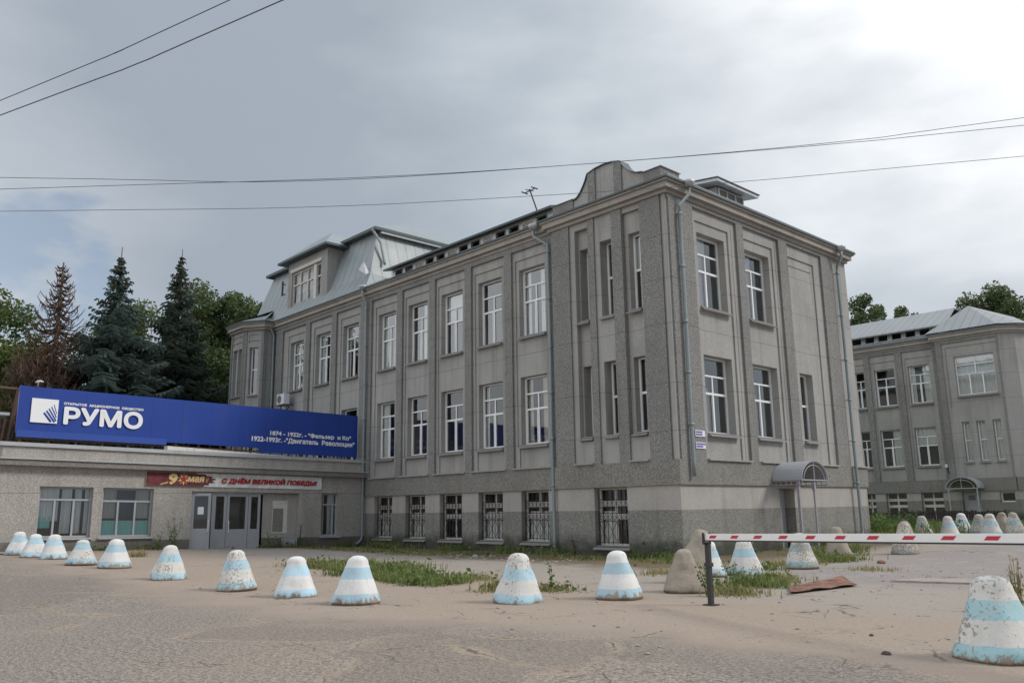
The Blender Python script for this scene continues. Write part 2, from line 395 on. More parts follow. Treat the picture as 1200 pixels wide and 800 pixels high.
def window(F, parent, u0, u1, z0, z1, style='four', d=-.30, curtain=None, sill=True, frame=M_white, grille=False, w=.075, glass=None):
    """a window: frame mesh with its glass, sill, curtains and grille as sub-parts"""
    e = .004; a, b, c, f = u0+e, u1-e, z0+e, z1-e; mb = MB(); d0, d1 = d-.03, d+.045
    mb.fbox(F, a, a+w, d0, d1, c, f); mb.fbox(F, b-w, b, d0, d1, c, f)
    mb.fbox(F, a+w, b-w, d0, d1, c, c+w*1.1); mb.fbox(F, a+w, b-w, d0, d1, f-w*.8, f)
    h = z1-z0; um = (u0+u1)/2; bw = w*.8
    if style == 'four':
        t1, t2 = z1-h*.245, z1-h*.475
        mb.fbox(F, a+w, b-w, d0+.005, d1-.005, t1-bw/2, t1+bw/2); mb.fbox(F, a+w, b-w, d0+.005, d1-.005, t2-bw*.65, t2+bw*.65)
        mb.fbox(F, um-bw/2, um+bw/2, d0+.01, d1-.012, t2+bw*.65, t1-bw/2); mb.fbox(F, um-bw*.6, um+bw*.6, d0+.01, d1-.012, c+w*1.1, t2-bw*.65)
        # opening casement
        mb.fbox(F, a+w, a+w+.04, d0+.02, d1+.008, c+w*1.1, t2-bw*.65); mb.fbox(F, um-bw*.6-.04, um-bw*.6, d0+.02, d1+.008, c+w*1.1, t2-bw*.65)
    elif style == 'tall':
        t2 = z1-h*.47; mb.fbox(F, a+w, b-w, d0+.005, d1-.005, t2-bw*.7, t2+bw*.7)
    elif style == 'base':
        for t2 in (z1-h*.27, z1-h*.50): mb.fbox(F, a+w, b-w, d0+.005, d1-.005, t2-.09, t2+.09)
        mb.fbox(F, um-.05, um+.05, d0+.01, d1-.012, c+w, f-w)
    elif style == 'wide':
        t1, t2 = z1-h*.22, z1-h*.46
        mb.fbox(F, a+w, b-w, d0+.005, d1-.005, t1-bw/2, t1+bw/2); mb.fbox(F, a+w, b-w, d0+.005, d1-.005, t2-bw/2, t2+bw/2)
        mb.fbox(F, um-bw/2, um+bw/2, d0+.01, d1-.012, t2+bw/2, f-w*.8)
        for q in (.33, .66):
            uu = u0+(u1-u0)*q; mb.fbox(F, uu-bw*.6, uu+bw*.6, d0+.01, d1-.012, c+w*1.1, t2-bw/2)
    win = mb.obj('window', frame, parent)
    g = MB(); g.quad(F(a+w*.5, d, c+w*.5), F(b-w*.5, d, c+w*.5), F(b-w*.5, d, f-w*.5), F(a+w*.5, d, f-w*.5)); g.obj('pane', glass or (M_glass2 if z0 > 7 or F is FB else M_glass), win)
    if sill:
        s = MB(); s.hexa([F(u0-.06, .005, z0-.10), F(u1+.06, .005, z0-.10), F(u1+.06, .12, z0-.12), F(u0-.06, .12, z0-.12), F(u0-.06, .005, z0-.03), F(u1+.06, .005, z0-.03), F(u1+.06, .12, z0-.085), F(u0-.06, .12, z0-.085)])
        s.fbox(F, u0+.01, u1-.01, d+.05, .004, z0-.02, z0+.018); s.obj('sill', M_sill, win)
    if curtain:
        cm = MB()
        for (p, q, top, bot) in curtain:
            n = max(6, int((q-p)*(u1-u0)*14)); pts = []
            for i in range(n+1):
                uu = u0+(p+(q-p)*i/n)*(u1-u0); dd = d-.085-.025*math.sin(i*1.9+p*9)-.012*math.sin(i*.7)
                pts.append((uu, dd))
            for i in range(n):
                (ua, da), (ub, db) = pts[i], pts[i+1]
                cm.quad(F(ua, da, z0+h*bot), F(ub, db, z0+h*bot), F(ub, db, z0+h*top), F(ua, da, z0+h*top))
        cm.obj('curtain', M_curtain if rng.random() < .7 else M_blind, win, True)
    if grille:
        gm = MB(); dd = -.16; n = max(4, int((u1-u0)/.19))
        for i in range(n+1):
            uu = u0+.03+(u1-u0-.06)*i/n; gm.bar(F(uu, dd, z0+.05), F(uu, dd, z1-.08), .018)
        for zz in (z0+.12, z1-h*.20, z1-h*.34, z1-h*.44, z1-h*.58): gm.bar(F(u0+.01, dd, zz), F(u1-.01, dd, zz), .02)
        for zz in (z1-h*.27, z1-h*.51):
            for i in range(n):
                uc = u0+.03+(u1-u0-.06)*(i+.5)/n; rr = .065
                ring = [F(uc+rr*math.cos(k*math.pi/4), dd, zz+rr*math.sin(k*math.pi/4)) for k in range(9)]
                gm.tube(ring, .009, 4, False)
        for i in range(0, n, 2):  # crossed rods of the lower part
            ua = u0+.03+(u1-u0-.06)*i/n; ub = u0+.03+(u1-u0-.06)*min(n, i+2)/n
            gm.bar(F(ua, dd+.012, z0+.15), F(ub, dd+.012, z1-h*.58), .013); gm.bar(F(ub, dd+.024, z0+.15), F(ua, dd+.024, z1-h*.58), .013)
        gm.obj('grille', M_black, win)
    return win

CUR = [None, [(.03,.25,.97,.02),(.62,.97,.97,.02)], [(.55,.97,.97,.03)], [(.03,.4,.97,.03)], [(.03,.97,.97,.55)], [(.05,.2,.97,.03),(.8,.95,.97,.03)], None]
def drain(F, parent, u, zt, zb, off=.42, d=.17, u2=None, foot=True):
    u2 = u if u2 is None else u2
    p = MB(); r = .062
    path = [F(u, off, zt-.15), F(u, off, zt-.45), F(u2, d, zt-.85)] + [F(u2+.012*math.sin(z), d, z) for z in np.linspace(zt-1.1, zb+.45, 9)]
    path += [F(u2, d, zb+.25), F(u2, d+.12, zb+.1), F(u2, d+.3, zb+.02)] if foot else [F(u2, d, zb)]
    p.tube(path, r, 10)
    for z in (zt-1.15, zt-3.0, zt-4.9, zt-6.6, zt-8.3, zt-10.0):
        if z > zb+.4: p.tube([F(u2, d, z-.05), F(u2, d, z+.05)], r+.014, 10); p.bar(F(u2, d-.02, z), F(u2, -.05, z), .03)
    o = p.obj('drainpipe', M_pipe, parent, True)
    f = MB(); f.tube([F(u, off, zt-.2), F(u, off, zt-.08), F(u, off, zt+.0), F(u, off, zt+.03)], [.085, .2, .215, .16], 12); f.obj('funnel', M_cap, o, True)
    return o

def cornice_along(pts, parent, closed_ends=True, zb=CB, prof=((0, .13, .14), (.13, .33, .28), (.33, .40, .36)), gut=.42):
    """mitred cornice swept outside a polyline (outward = right-hand side of travel)"""
    P = [Vector((x, y, 0)) for x, y in pts]; n = len(P); N = []
    for i in range(n):
        ds = []
        if i > 0: ds.append((P[i]-P[i-1]).normalized())
        if i < n-1: ds.append((P[i+1]-P[i]).normalized())
        ns = [Vector((d.y, -d.x, 0)) for d in ds]
        if len(ns) == 1: N.append(ns[0])
        else: b = (ns[0]+ns[1]).normalized(); N.append(b/max(.4, b.dot(ns[0])))
    def sweep(mb, za, zc, o_in, o_out):
        for i in range(n-1):
            a0, a1 = P[i]+N[i]*o_in, P[i]+N[i]*o_out; b0, b1 = P[i+1]+N[i+1]*o_in, P[i+1]+N[i+1]*o_out
            q = lambda p, z: (p.x, p.y, z)
            mb.hexa([q(a0,za), q(b0,za), q(b1,za), q(a1,za), q(a0,zc), q(b0,zc), q(b1,zc), q(a1,zc)])
    mb = MB()
    for a, b, o in prof: sweep(mb, zb+a, zb+b, -.1, o)
    c = mb.obj('cornice', M_cornice, parent)
    g = MB(); t = zb+prof[-1][1]; sweep(g, t, t+.07, -.12, gut); g.obj('gutter', M_gut, c)
    return c

# ------------------------------------------------------------------ main office building
FA = lambda u, d, z: (u, .15-d, z)
FP = lambda u, d, z: (u, -d, z)
FB = lambda u, d, z: (d, u, z)
main = thing('office_building', (-9, 6, 0), 'long grey roughcast three-level office building with curved corner gable and slate-blue mansard roof', 'building')

winA = [(-26.44, -24.96), (-23.57, -22.1), (-20.8, -19.33), (-17.53, -16.07), (-15.04, -13.57), (-12.54, -11.05), (-10.0, -8.52), (-7.47, -6.0)]
pilA = [(-27.95, -27.15), (-24.5, -24.05), (-21.72, -21.27), (-18.95, -17.95), (-15.77, -15.34), (-13.26, -12.83), (-10.74, -10.31), (-8.21, -7.78), (-5.78, -5.36)]
rects = []; prects = []
for a, b in winA:
    rects += [(a-.17, b+.17, 3.95, 11.40, -.05), (a-.06, b+.06, 3.14, 3.86, -.05), (a, b, LW0, LW1, None), (a, b, UW0, UW1, None)]
    if a > -18: prects += [(a, b, BZ0, BZ1, None)]
w = MB(); w.relief(FA, -28.2, -5.35, LZ, CB+.05, rects)
pav_w = [(-4.13, -3.6), (-2.97, -2.43), (-1.74, -1.21)]
rp = [(-4.2, -3.44, 3.9, 11.74, -.2), (-1.94, -1.14, 3.9, 11.80, -.12)]
for a, b in pav_w: rp += [(a, b, 4.05, 6.62, None), (a, b, UW0, UW1+.03, None)]
w.relief(FP, -5.35, 0, LZ, CB+.05, rp, .66)
winB = [(1.79, 3.5), (4.83, 6.56)]
rb = []
for a, b in winB: rb += [(b+.40, b+.43, 3.14, 11.7, -.03), (a-.15, b+.22, 3.14, 11.44, -.05), (a, b, LW0, LW1+.03, None), (a, b, UW0+.1, UW1+.05, None)]
rb += [(7.97, 10.03, 3.14, 11.38, -.05), (8.05, 9.85, 10.99, 11.03, -.09), (8.25, 9.25, 4.03, 6.68, None)]
w.relief(FB, 0, 12.95, LZ, CB+.05, rb, .42)
# north end and hidden sides
w.quad((0, 12.95, -.2), (-12, 12.95, -.2), (-12, 12.95, CB), (0, 12.95, CB))
w.quad((-12, 12.95, -.2), (-31.6, 12.95, -.2), (-31.6, 12.95, CB), (-12, 12.95, CB))
w.quad((-31.6, 12.95, -.2), (-31.6, .15, -.2), (-31.6, .15, CB), (-31.6, 12.95, CB))
w.quad((-5.35, .15, LZ), (-5.35, 0, LZ), (-5.35, 0, CB), (-5.35, .15, CB))
w.obj('wall', M_wall, main)

pl = MB()
baseA = lambda z0, z1: [(a, b, max(z0, BZ0), min(z1, BZ1), None) for a, b in winA if a > -18]
pl.relief(FA, -28.2, -5.35, -.3, PD, baseA(-.3, PD), .36, .02); pl.mi = 1; pl.relief(FA, -28.2, -5.35, PD, PB, baseA(PD, PB), .36, .02)
pav_b = [(-3.62, -2.15)]
for mi_, z0, z1 in ((0, -.3, PD), (1, PD, PB)):
    m_ = pl; m_.mi = mi_
    m_.relief(FP, -5.37, .02, z0, z1, [(a, b, max(z0, .33), min(z1, BZ1), None) for a, b in pav_b], .36, .02)
    m_.relief(FB, -.02, 12.97, z0, z1, [(5.9, 6.98, -.3, 2.2, None)], .45, .02)
    m_.quad(FP(-5.37, .02, z0), FA(-5.37, .02, z0), FA(-5.37, .02, z1), FP(-5.37, .02, z1))
    m_.quad((.02, 12.97, z0), (-4, 12.97, z0), (-4, 12.97, z1), (.02, 12.97, z1))
pl.obj('plinth', [M_plinth, M_plinth_up], main)
bd = MB()
bd.fbox(FA, -28.2, -5.45, -.05, .09, PB, LZ); bd.fbox(FP, -5.45, .09, -.1, .09, PB, LZ)
bd.box(-.1, .09, .1, 13.04, PB, LZ)
band = bd.obj('stone_band', M_band, main)
for F_, u0_, u1_ in [(FA, a-.36, b+.3) for a, b in winA] + [(FP, -4.42, -3.5), (FP, -1.9, -1.1)] + [(FB, 1.5, 4.1), (FB, 4.75, 7.0), (FB, 7.9, 10.5), (FB, 11.9, 13.05)]:
    lg = MB(); lg.fbox(F_, u0_, u1_, .0, .165, LZ+.001, LZ+.055); lg.obj('ledge', M_cornice, band)
fz = MB()
fz.fbox(FA, -28.2, -5.36, -.02, .10, FR, CB+.04)
fz.fbox(FB, .0, 11.6, -.02, .09, 11.86, CB+.04)
fz.obj('frieze', M_pil, main)
for a, b in pilA:
    p = MB(); p.fbox(FA, a, b, -.1, .10, LZ+.003, FR-.002); p.obj('pilaster', M_pil, main)
for a, b in ((-5.35, -4.45), (-3.5, -3.2), (-2.36, -1.9), (-1.07, -.2)):
    p = MB(); p.fbox(FP, a, b, -.1, .07, LZ+.003, CB+.02); p.obj('pilaster', M_pil, main)
for a, b in ((.06, 1.42), (4.16, 4.62), (7.16, 7.8), (10.58, 11.6)):
    p = MB(); p.fbox(FB, a, b, -.1, .09, LZ+.003, 11.858); p.obj('pilaster', M_pil, main)
cs = MB(); cs.fbox(FP, -.13, .03, -.1, .035, LZ+.003, CB); cs.obj('corner_strip', M_wall, main)

k = 0
for a, b in winA:
    window(FA, main, a, b, LW0, LW1, 'four', -.32, CUR[(k*3+1) % 7] if k != 5 else None); window(FA, main, a, b, UW0, UW1, 'four', -.32, CUR[(k*2+1) % 7 or 1]); k += 1
    if a > -18: window(FA, main, a, b, BZ0, BZ1, 'base', -.30, [(.05,.95,.6,.03)] if k % 3 else None, True, M_oldwhite, True, .07)
for i, (a, b) in enumerate(pav_w):
    window(FP, main, a, b, 4.05, 6.62, 'tall', -.62 if i == 0 else -.42, None); window(FP, main, a, b, UW0, UW1+.03, 'tall', -.62 if i == 0 else -.42, CUR[4] if i == 2 else [(.5,.95,.97,.03)])
window(FP, main, -3.62, -2.15, .33, BZ1, 'base', -.30, [(.05,.4,.6,.03)], True, M_oldwhite, True, .07)
for a, b in winB:
    window(FB, main, a, b, LW0, LW1+.03, 'four', -.37, [(.02,.45,.6,.03)]); window(FB, main, a, b, UW0+.1, UW1+.05, 'four', -.37, [(.02,.60,.98,.01)])
window(FB, main, 8.25, 9.25, 4.03, 6.68, 'tall', -.37, None)
# door on the right-hand face with its canopy
dr = MB(); dr.fbox(FB, 5.92, 6.96, -.44, -.38, -.02, 2.19); door = dr.obj('door', M_grey, main)
h = MB(); h.tube([(-.34, 6.05, 1.0), (-.30, 6.05, 1.0), (-.30, 6.17, 1.0)], .015, 6); h.obj('handle', M_black, door)
cn = MB(); yc, rad = 6.32, .95
def arch(x, r, k, n=16): t = math.pi*k/n; return (x, yc-r*math.cos(t), 2.46+.68*r/.95*math.sin(t))
for k in range(16):
    cn.hexa([arch(.1,.93,k), arch(1.25,.93,k), arch(1.25,.93,k+1), arch(.1,.93,k+1), arch(.1,.955,k), arch(1.25,.955,k), arch(1.25,.955,k+1), arch(.1,.955,k+1)])
canopy = cn.obj('canopy', M_grey, main, False)
cf = MB()
for x in (1.2, .14): cf.tube([arch(x, .9, k) for k in range(17)], .028, 6); cf.bar((x, yc-.9, 2.46), (x, yc+.9, 2.46), .05)
cf.tube([arch(1.2, .74, k) for k in range(17)], .02, 6)
cf.bar((1.2, yc, 2.48), (1.2, yc, 3.1), .035)
for s_ in (-1, 1):
    cf.bar((.1, yc+s_*.9, 2.44), (1.22, yc+s_*.9, 2.44), .05); cf.bar((.1, yc+s_*.9, 2.3), (1.22, yc+s_*.9, 2.3), .03)
    for q in range(6): cf.bar((.2+q*.2, yc+s_*.9, 2.3), (.2+q*.2, yc+s_*.9, 2.44), .025)
cf.obj('canopy_frame', M_purple, canopy)
for yy in (yc-.80, yc+.0):
    p = MB(); x = 1.16 if yy > yc-.5 else 1.0; p.bar((x, yy, 0), (x, yy, 2.42), .09 if yy < yc-.5 else .055)
    p.bar((x, yy, 2.1), (x, yy, 2.3), .1); p.obj('post', M_purple, canopy)

# cornice round the whole front
cornice_along([(-28.2, .15), (-5.35, .15), (-5.35, 0), (0, 0), (0, 12.82), (-3, 12.82)], main)

# roofs
rf = MB()
def slab(mb, pts, t=.07):
    mb.prism(pts, (0, 0, -t))
slab(rf, [(-5.5, -.3, 12.53), (.38, -.3, 12.53), (-3.6, 5, 13.75), (-5.5, 5, 13.75)])
slab(rf, [(.38, -.3, 12.53), (.38, 13.3, 12.53), (-3.6, 8.6, 13.75), (-3.6, 5, 13.75)])
slab(rf, [(.38, 13.3, 12.53), (-31.6, 13.3, 12.53), (-31.6, 7.0, 14.4), (-5.5, 7.0, 14.4), (-3.6, 8.6, 13.75)])
slab(rf, [(-18.4, -.22, 12.55), (-16.45, -.22, 12.55), (-16.45, 1.4, 12.95), (-18.4, 1.4, 12.95)])
rf.obj('roof', M_roofx, main)
ar = MB(); slab(ar, [(-17.0, .04, 13.17), (-5.42, .04, 13.17), (-5.42, 7.0, 14.85), (-17.0, 7.0, 14.85)], .09)
ar.obj('attic_roof', M_gut, main)
at = MB(); FT = lambda u, d, z: (u, .36-d, z)
opn = []; u = -16.5; i = 0
while u < -5.9: opn.append((u+.1, u+.72, 12.66, 13.04, i % 3)); u += .82; i += 1
at.relief(FT, -16.65, -5.5, 12.4, 13.14, [(o[0], o[1], o[2], o[3], None) for o in opn], .12)
at.quad((-16.65, .36, 12.4), (-16.65, 6, 12.4), (-16.65, 6, 14.4), (-16.65, .36, 13.1))
attic = at.obj('attic_wall', M_cap, main)
for o in opn:
    lv = MB()
    if o[4] == 2:
        for q in range(5): lv.fbox(FT, o[0]+.03, o[1]-.03, -.06, -.02, o[2]+.03+q*.07, o[2]+.07+q*.07)
    for q in (o[0], o[1]-.035): lv.fbox(FT, q, q+.035, -.1, .02, o[2], o[3])
    lv.fbox(FT, o[0]+.035, o[1]-.035, -.1, .02, o[2], o[2]+.03); lv.fbox(FT, o[0]+.035, o[1]-.035, -.1, .02, o[3]-.03, o[3])
    lv.obj('louvre_window', M_oldwhite if o[4] == 2 else M_sill, attic)

# curved gable of the corner pavilion
def gable_top(x):
    pts = [(-4.25, 12.98), (-4.05, 13.03), (-3.88, 13.17), (-3.72, 13.38), (-3.6, 13.58), (-3.5, 13.80), (-3.1, 13.9), (-2.7, 13.93), (-2.3, 13.9), (-1.9, 13.80), (-1.78, 13.58), (-1.6, 13.38), (-1.4, 13.23), (-1.15, 13.12), (-.9, 13.07)]
    for (a, b), (c, d) in zip(pts, pts[1:]):
        if a <= x <= c: return b+(d-b)*(x-a)/(c-a)
    return 13.05
gb = MB(); xs = list(np.linspace(-4.25, -.9, 68))
poly = [(-4.25, .08, 12.35)] + [(-.9, .08, 12.35)] + [(x, .08, gable_top(x)) for x in xs[::-1]]
gb.prism(poly, (0, .38, 0))
gable = gb.obj('gable', M_wall, main)
for a, b in ((-3.48, -3.12), (-2.22, -1.86)):
    q = MB(); xx = list(np.linspace(a, b, 6)); q.prism([(a, .02, 12.35), (b, .02, 12.35)] + [(x, .02, gable_top(x)-.02) for x in xx[::-1]], (0, .2, 0)); q.obj('gable_strip', M_pil, gable)
cp = MB()
for x0, x1 in zip(xs, xs[1:]):
    z0, z1 = gable_top(x0), gable_top(x1)
    cp.hexa([(x0,.0,z0+.003),(x1,.0,z1+.003),(x1,.52,z1+.003),(x0,.52,z0+.003),(x0,.0,z0+.035),(x1,.0,z1+.035),(x1,.52,z1+.035),(x0,.52,z0+.035)])
cp.obj('gable_capping', M_gut, gable)
for (a, b, y1) in ((-5.33, -4.26, 1.0), (-.89, -.14, 1.1)):
    q = MB(); q.box(a, b, .04, y1, 12.35, 13.04); blk = q.obj('parapet_block', M_pil, main)
    q = MB(); m2 = (a+b)/2
    q.add([(a-.06,-.03,13.045),(b+.06,-.03,13.045),(b+.06,y1+.06,13.045),(a-.06,y1+.06,13.045),(m2-.1,.5,13.22),(m2+.1,.5,13.22)], [(0,1,2,3),(0,1,5,4),(1,2,5),(2,3,4,5),(3,0,4)])
    q.obj('parapet_cap', M_cap, blk)

# clerestory monitor on the right-hand roof slope
mo = MB(); mo.box(-3.4, -1.5, 5.55, 7.5, 12.7, 14.16); mon = mo.obj('roof_monitor', M_sill, main)
q = MB(); q.prism([(-1.1, 5.05, 14.17), (-1.1, 8.05, 14.17), (-3.6, 8.05, 14.5), (-3.6, 5.05, 14.5)], (0, 0, .12)); q.obj('monitor_fascia', M_cap, mon); q = MB(); q.prism([(-1.06, 5.0, 14.292), (-1.06, 8.1, 14.292), (-3.6, 8.1, 14.63), (-3.6, 5.0, 14.63)], (0, 0, .04)); q.obj('monitor_roof', M_gut, mon)
q = MB(); q.box(-1.502, -1.44, 5.62, 7.42, 13.62, 13.66); q.box(-1.502, -1.44, 5.62, 7.42, 14.08, 14.12)
for yy in (5.62, 6.2, 6.8, 7.36): q.box(-1.502, -1.44, yy, yy+.06, 13.66, 14.08)
q.obj('monitor_frame', M_cap, mon)
q = MB(); q.quad((-1.495, 5.66, 13.66), (-1.495, 7.4, 13.66), (-1.495, 7.4, 14.08), (-1.495, 5.66, 14.08)); q.obj('monitor_pane', M_room, mon)

# mansard of the left wing
ms = MB()
zt = 16.05
bl_, br_, tl_, tr_ = (-31.7, -.2, 12.5), (-18.15, -.2, 12.5), (-30.9, 1.25, zt), (-19.4, 1.25, zt)
bend = [(-31.3, .35, 13.4), (-18.6, .35, 13.4)]
ms.quad(bl_, br_, bend[1], bend[0]); ms.quad(bend[0], bend[1], tr_, tl_)
ms.quad(bl_, bend[0], (-31.3, 12, 13.4), (-31.7, 12.9, 12.5)); ms.quad(bend[0], tl_, (-30.9, 10.5, zt), (-31.3, 12, 13.4))
mans = ms.obj('mansard', M_roofx, main)
sd = MB(); sd.quad(br_, (-18.15, 12.9, 12.5), (-18.6, 12, 13.4), bend[1]); sd.quad(bend[1], (-18.6, 12, 13.4), (-19.4, 10.5, zt), tr_); sd.obj('mansard_side', M_roofy, mans)
tp = MB()
EV = [(-31.3, .85), (-19.0, .85), (-19.0, 10.9), (-31.3, 10.9)]
RG = [(-27.5, 4.6, 17.7), (-21.6, 4.6, 17.75)]
E3 = [(x, y, zt+.10) for x, y in EV]
tp.quad(E3[0], E3[1], RG[1], RG[0]); tp.poly([E3[1], E3[2], RG[1]]); tp.quad(E3[2], E3[3], RG[0], RG[1]); tp.poly([E3[3], E3[0], RG[0]])
tp.obj('upper_roof', M_roofx, mans)
ev = MB(); ev.box(-31.3, -19.0, .85, 10.9, zt-.06, zt+.098); ev.obj('mansard_eave', M_gut, mans)
ev = MB(); ev.box(-19.22, -19.06, 1.3, 10.6, zt-.16, zt-.061); ev.obj('fascia', M_white, mans)
hp = MB(); hp.tube([(-19.15, .75, zt-.02), (-19.1, .95, zt-.35), (-18.85, 1.1, zt-.8), (-18.75, 1.25, zt-1.7), (-18.6, 1.2, zt-2.0)], .07, 8); hp.obj('hip_pipe', M_pipe, mans, True)
hp = MB(); hp.add([(-18.5, .2, 13.4), (-18.3, -.1, 13.2), (-18.75, .05, 14.0), (-19.0, -.1, 13.6)], [(0,1,2),(0,2,3),(1,2,3)]); hp.obj('torn_flashing', M_cap, mans)
# dormer
dm = MB(); FD = lambda u, d, z: (u, .15-d, z)
dm.relief(FD, -26.95, -22.55, 12.9, 15.72, [(-26.5, -23.2, 13.05, 15.08, None)], .25)
for x in (-26.95, -22.55): dm.quad((x, .15, 12.9), (x, 2.2, 12.9), (x, 2.2, 15.72), (x, .15, 15.72))
dorm = dm.obj('dormer', M_wall, main)
q = MB()
q.box(-27.5, -22.0, -.3, 1.6, 15.721, 15.84); q.obj('dormer_eave', M_gut, dorm)
q = MB(); z0 = 15.845
b_ = [(-27.5,-.3,z0),(-22.0,-.3,z0),(-22.0,3.2,z0),(-27.5,3.2,z0)]; r1, r2 = (-25.4, 1.3, z0+1.35), (-24.1, 1.3, z0+1.35)
q.quad(b_[0], b_[1], r2, r1); q.quad(b_[1], b_[2], (-24.1, 3.2, z0+1.35), r2); q.quad(b_[3], b_[0], r1, (-25.4, 3.2, z0+1.35)); q.quad(r1, r2, (-24.1, 3.2, z0+1.35), (-25.4, 3.2, z0+1.35)); q.obj('dormer_roof', M_roofx, dorm)
q = MB(); a, b, c, f = -26.496, -23.204, 13.054, 15.076; d0, d1 = -.2, -.08
for uu in (a, a+.83, a+1.66, a+2.45, b-.07): q.fbox(FD, uu, uu+(.07 if uu != a+2.45 else .3), d0, d1 if uu != a+2.45 else d1+.06, c, f)
for zz in (c, c+1.25, f-.08): q.fbox(FD, a, b, d0+.01, d1-.01, zz, zz+.08)
q.fbox(FD, a-.1, b+.1, -.03, .06, 15.12, 15.3)
q.obj('dormer_window', M_oldwhite, dorm)
q = MB(); q.quad(FD(a, -.15, c), FD(b, -.15, c), FD(b, -.15, f), FD(a, -.15, f)); q.obj('dormer_pane', M_glass, dorm)
q = MB(); q.fbox(FD, -26.45, -24.3, -.42, -.38, 13.1, 14.9); q.obj('dormer_blind', M_blind, dorm)
q = MB(); q.bar((-27.25, -.05, 13.9), (-27.22, -.05, 14.75), .08); q.bar((-27.25, .15, 14.0), (-27.25, -.05, 14.0), .05); q.bar((-27.25, .15, 14.6), (-27.25, -.05, 14.6), .05); q.obj('bracket', M_brown, dorm)

# canted bay tower at the far left end
TW = [(-28.2, .15), (-28.2, -.55), (-29.3, -1.25), (-31.0, -1.25), (-32.0, -.6), (-32.0, .6)][::-1]
tw = MB(); twp = MB(); tw_wins = []
for (x0, y0), (x1, y1) in zip(TW, TW[1:]):
    a = Vector((x0, y0, 0)); b = Vector((x1, y1, 0)); Ln = (b-a).length; dx = (b-a)/Ln; nn = Vector((dx.y, -dx.x, 0))
    F = (lambda a, dx, nn: (lambda u, d, z: tuple(a+dx*u+nn*d+Vector((0, 0, z)))))(a, dx, nn)
    wr = []
    if 1.1 < Ln < 1.5: wr = [(Ln/2-.28, Ln/2+.28)]
    elif Ln > 1.5: wr = [(.30, .85), (Ln-.75, Ln-.2)]
    tw.relief(F, 0, Ln, -.3, CB+.05, [r for p, q2 in wr for r in ((p, q2, LW0, LW1, None), (p, q2, UW0, UW1, None), (p-.08, q2+.08, 11.25, 11.4, -.04), (p-.08, q2+.08, 11.5, 11.75, -.04))], .28)
    twp.fbox(F, 0, .18, -.02, .05, 3, CB); twp.fbox(F, Ln-.18, Ln, -.02, .05, 3, CB)
    tw_wins += [(F, p, q2) for p, q2 in wr]
tower = tw.obj('bay_tower', M_wall, main); twp.obj('tower_pilaster', M_pil, tower)
for F, p, q2 in tw_wins:
    for z0, z1 in ((LW0, LW1), (UW0, UW1)): window(F, main, p, q2, z0, z1, 'tall', -.26, None)
cornice_along(TW, main)
q = MB(); top = (-30.0, .5, 13.5)
o_ = [(-28.0, .2), (-27.85, -.75), (-29.15, -1.62), (-31.15, -1.62), (-32.4, -.8), (-32.4, .8)]
for p0, p1 in zip(o_, o_[1:]): q.poly([(p0[0], p0[1], 12.5), (p1[0], p1[1], 12.5), (top[0]-.9*(p1[0] < -30), top[1], top[2]), (top[0]+.9*(p0[0] > -30), top[1], top[2])])
q.obj('tower_roof', M_roofx, tower)
drain(FA, main, -18.25, 12.55, .1, .45, .22); drain(FA, main, -28.05, 12.5, .1, .4, .2)
drain(FA, main, -6.05, 12.42, .0, .48, .22, -5.55)
drain(FB, main, .78, 12.5, 2.55, .46, .2, .52, False); drain(FB, main, 11.75, 12.45, .15, .46, .22, 11.75)
# dark rooms behind the windows
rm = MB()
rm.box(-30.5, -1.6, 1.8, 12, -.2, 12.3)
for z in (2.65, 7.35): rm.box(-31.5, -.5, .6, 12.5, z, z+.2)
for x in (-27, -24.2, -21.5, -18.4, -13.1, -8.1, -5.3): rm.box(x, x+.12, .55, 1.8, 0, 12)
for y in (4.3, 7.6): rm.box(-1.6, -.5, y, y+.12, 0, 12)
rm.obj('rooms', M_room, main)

# ------------------------------------------------------------------ rear office building
rear = thing('office_building', (-4, 38, .4), 'second grey roughcast office building behind the first, with polygonal roofed bay at its end', 'building')
FQ = lambda u, d, z: (u, 36-d, z); FQ2 = lambda u, d, z: (u, 35.1-d, z)
w = MB(); winR = [(-17.3, -15.9), (-14.9, -13.5), (-12.5, -11.1), (-10.7, -9.95), (-9.22, -7.83), (-6.9, -5.5)]
rr = []; rp_ = []
for a, b in winR:
    rr += [(a-.16, b+.16, 3.95, 11.3, -.05), (a, b, 4.03, 6.57, None), (a, b, 8.2, 10.78, None)]; rp_ += [(a, b, .5, 2.32, None)]
w.relief(FQ, -18, -4.6, LZ, CB+.05, rr); 
bayw = [(-3.55, -3.12), (-2.70, -2.18), (-1.76, -1.3)]
rr = [(-4.05, -.98, 7.6, 11.5, -.05), (-3.6, -1.25, 8.3, 10.85, None)] + [(a, b, 4.13, 6.64, None) for a, b in bayw]
w.relief(FQ2, -4.6, -.85, LZ, CB+.05, rr)
BAY = [(-.85, 35.1), (-.1, 35.75), (.3, 36.7), (.3, 46)]
for (x0, y0), (x1, y1) in zip(BAY, BAY[1:]): w.quad((x0, y0, LZ), (x1, y1, LZ), (x1, y1, CB), (x0, y0, CB))
w.quad((-4.6, 36, LZ), (-4.6, 35.1, LZ), (-4.6, 35.1, CB), (-4.6, 36, CB))
w.quad((.3, 46, 0), (-18, 46, 0), (-18, 46, CB), (.3, 46, CB)); w.quad((-18, 36, 0), (-18, 46, 0), (-18, 46, CB), (-18, 36, CB))
w.obj('wall', M_wall, rear)
pl = MB()
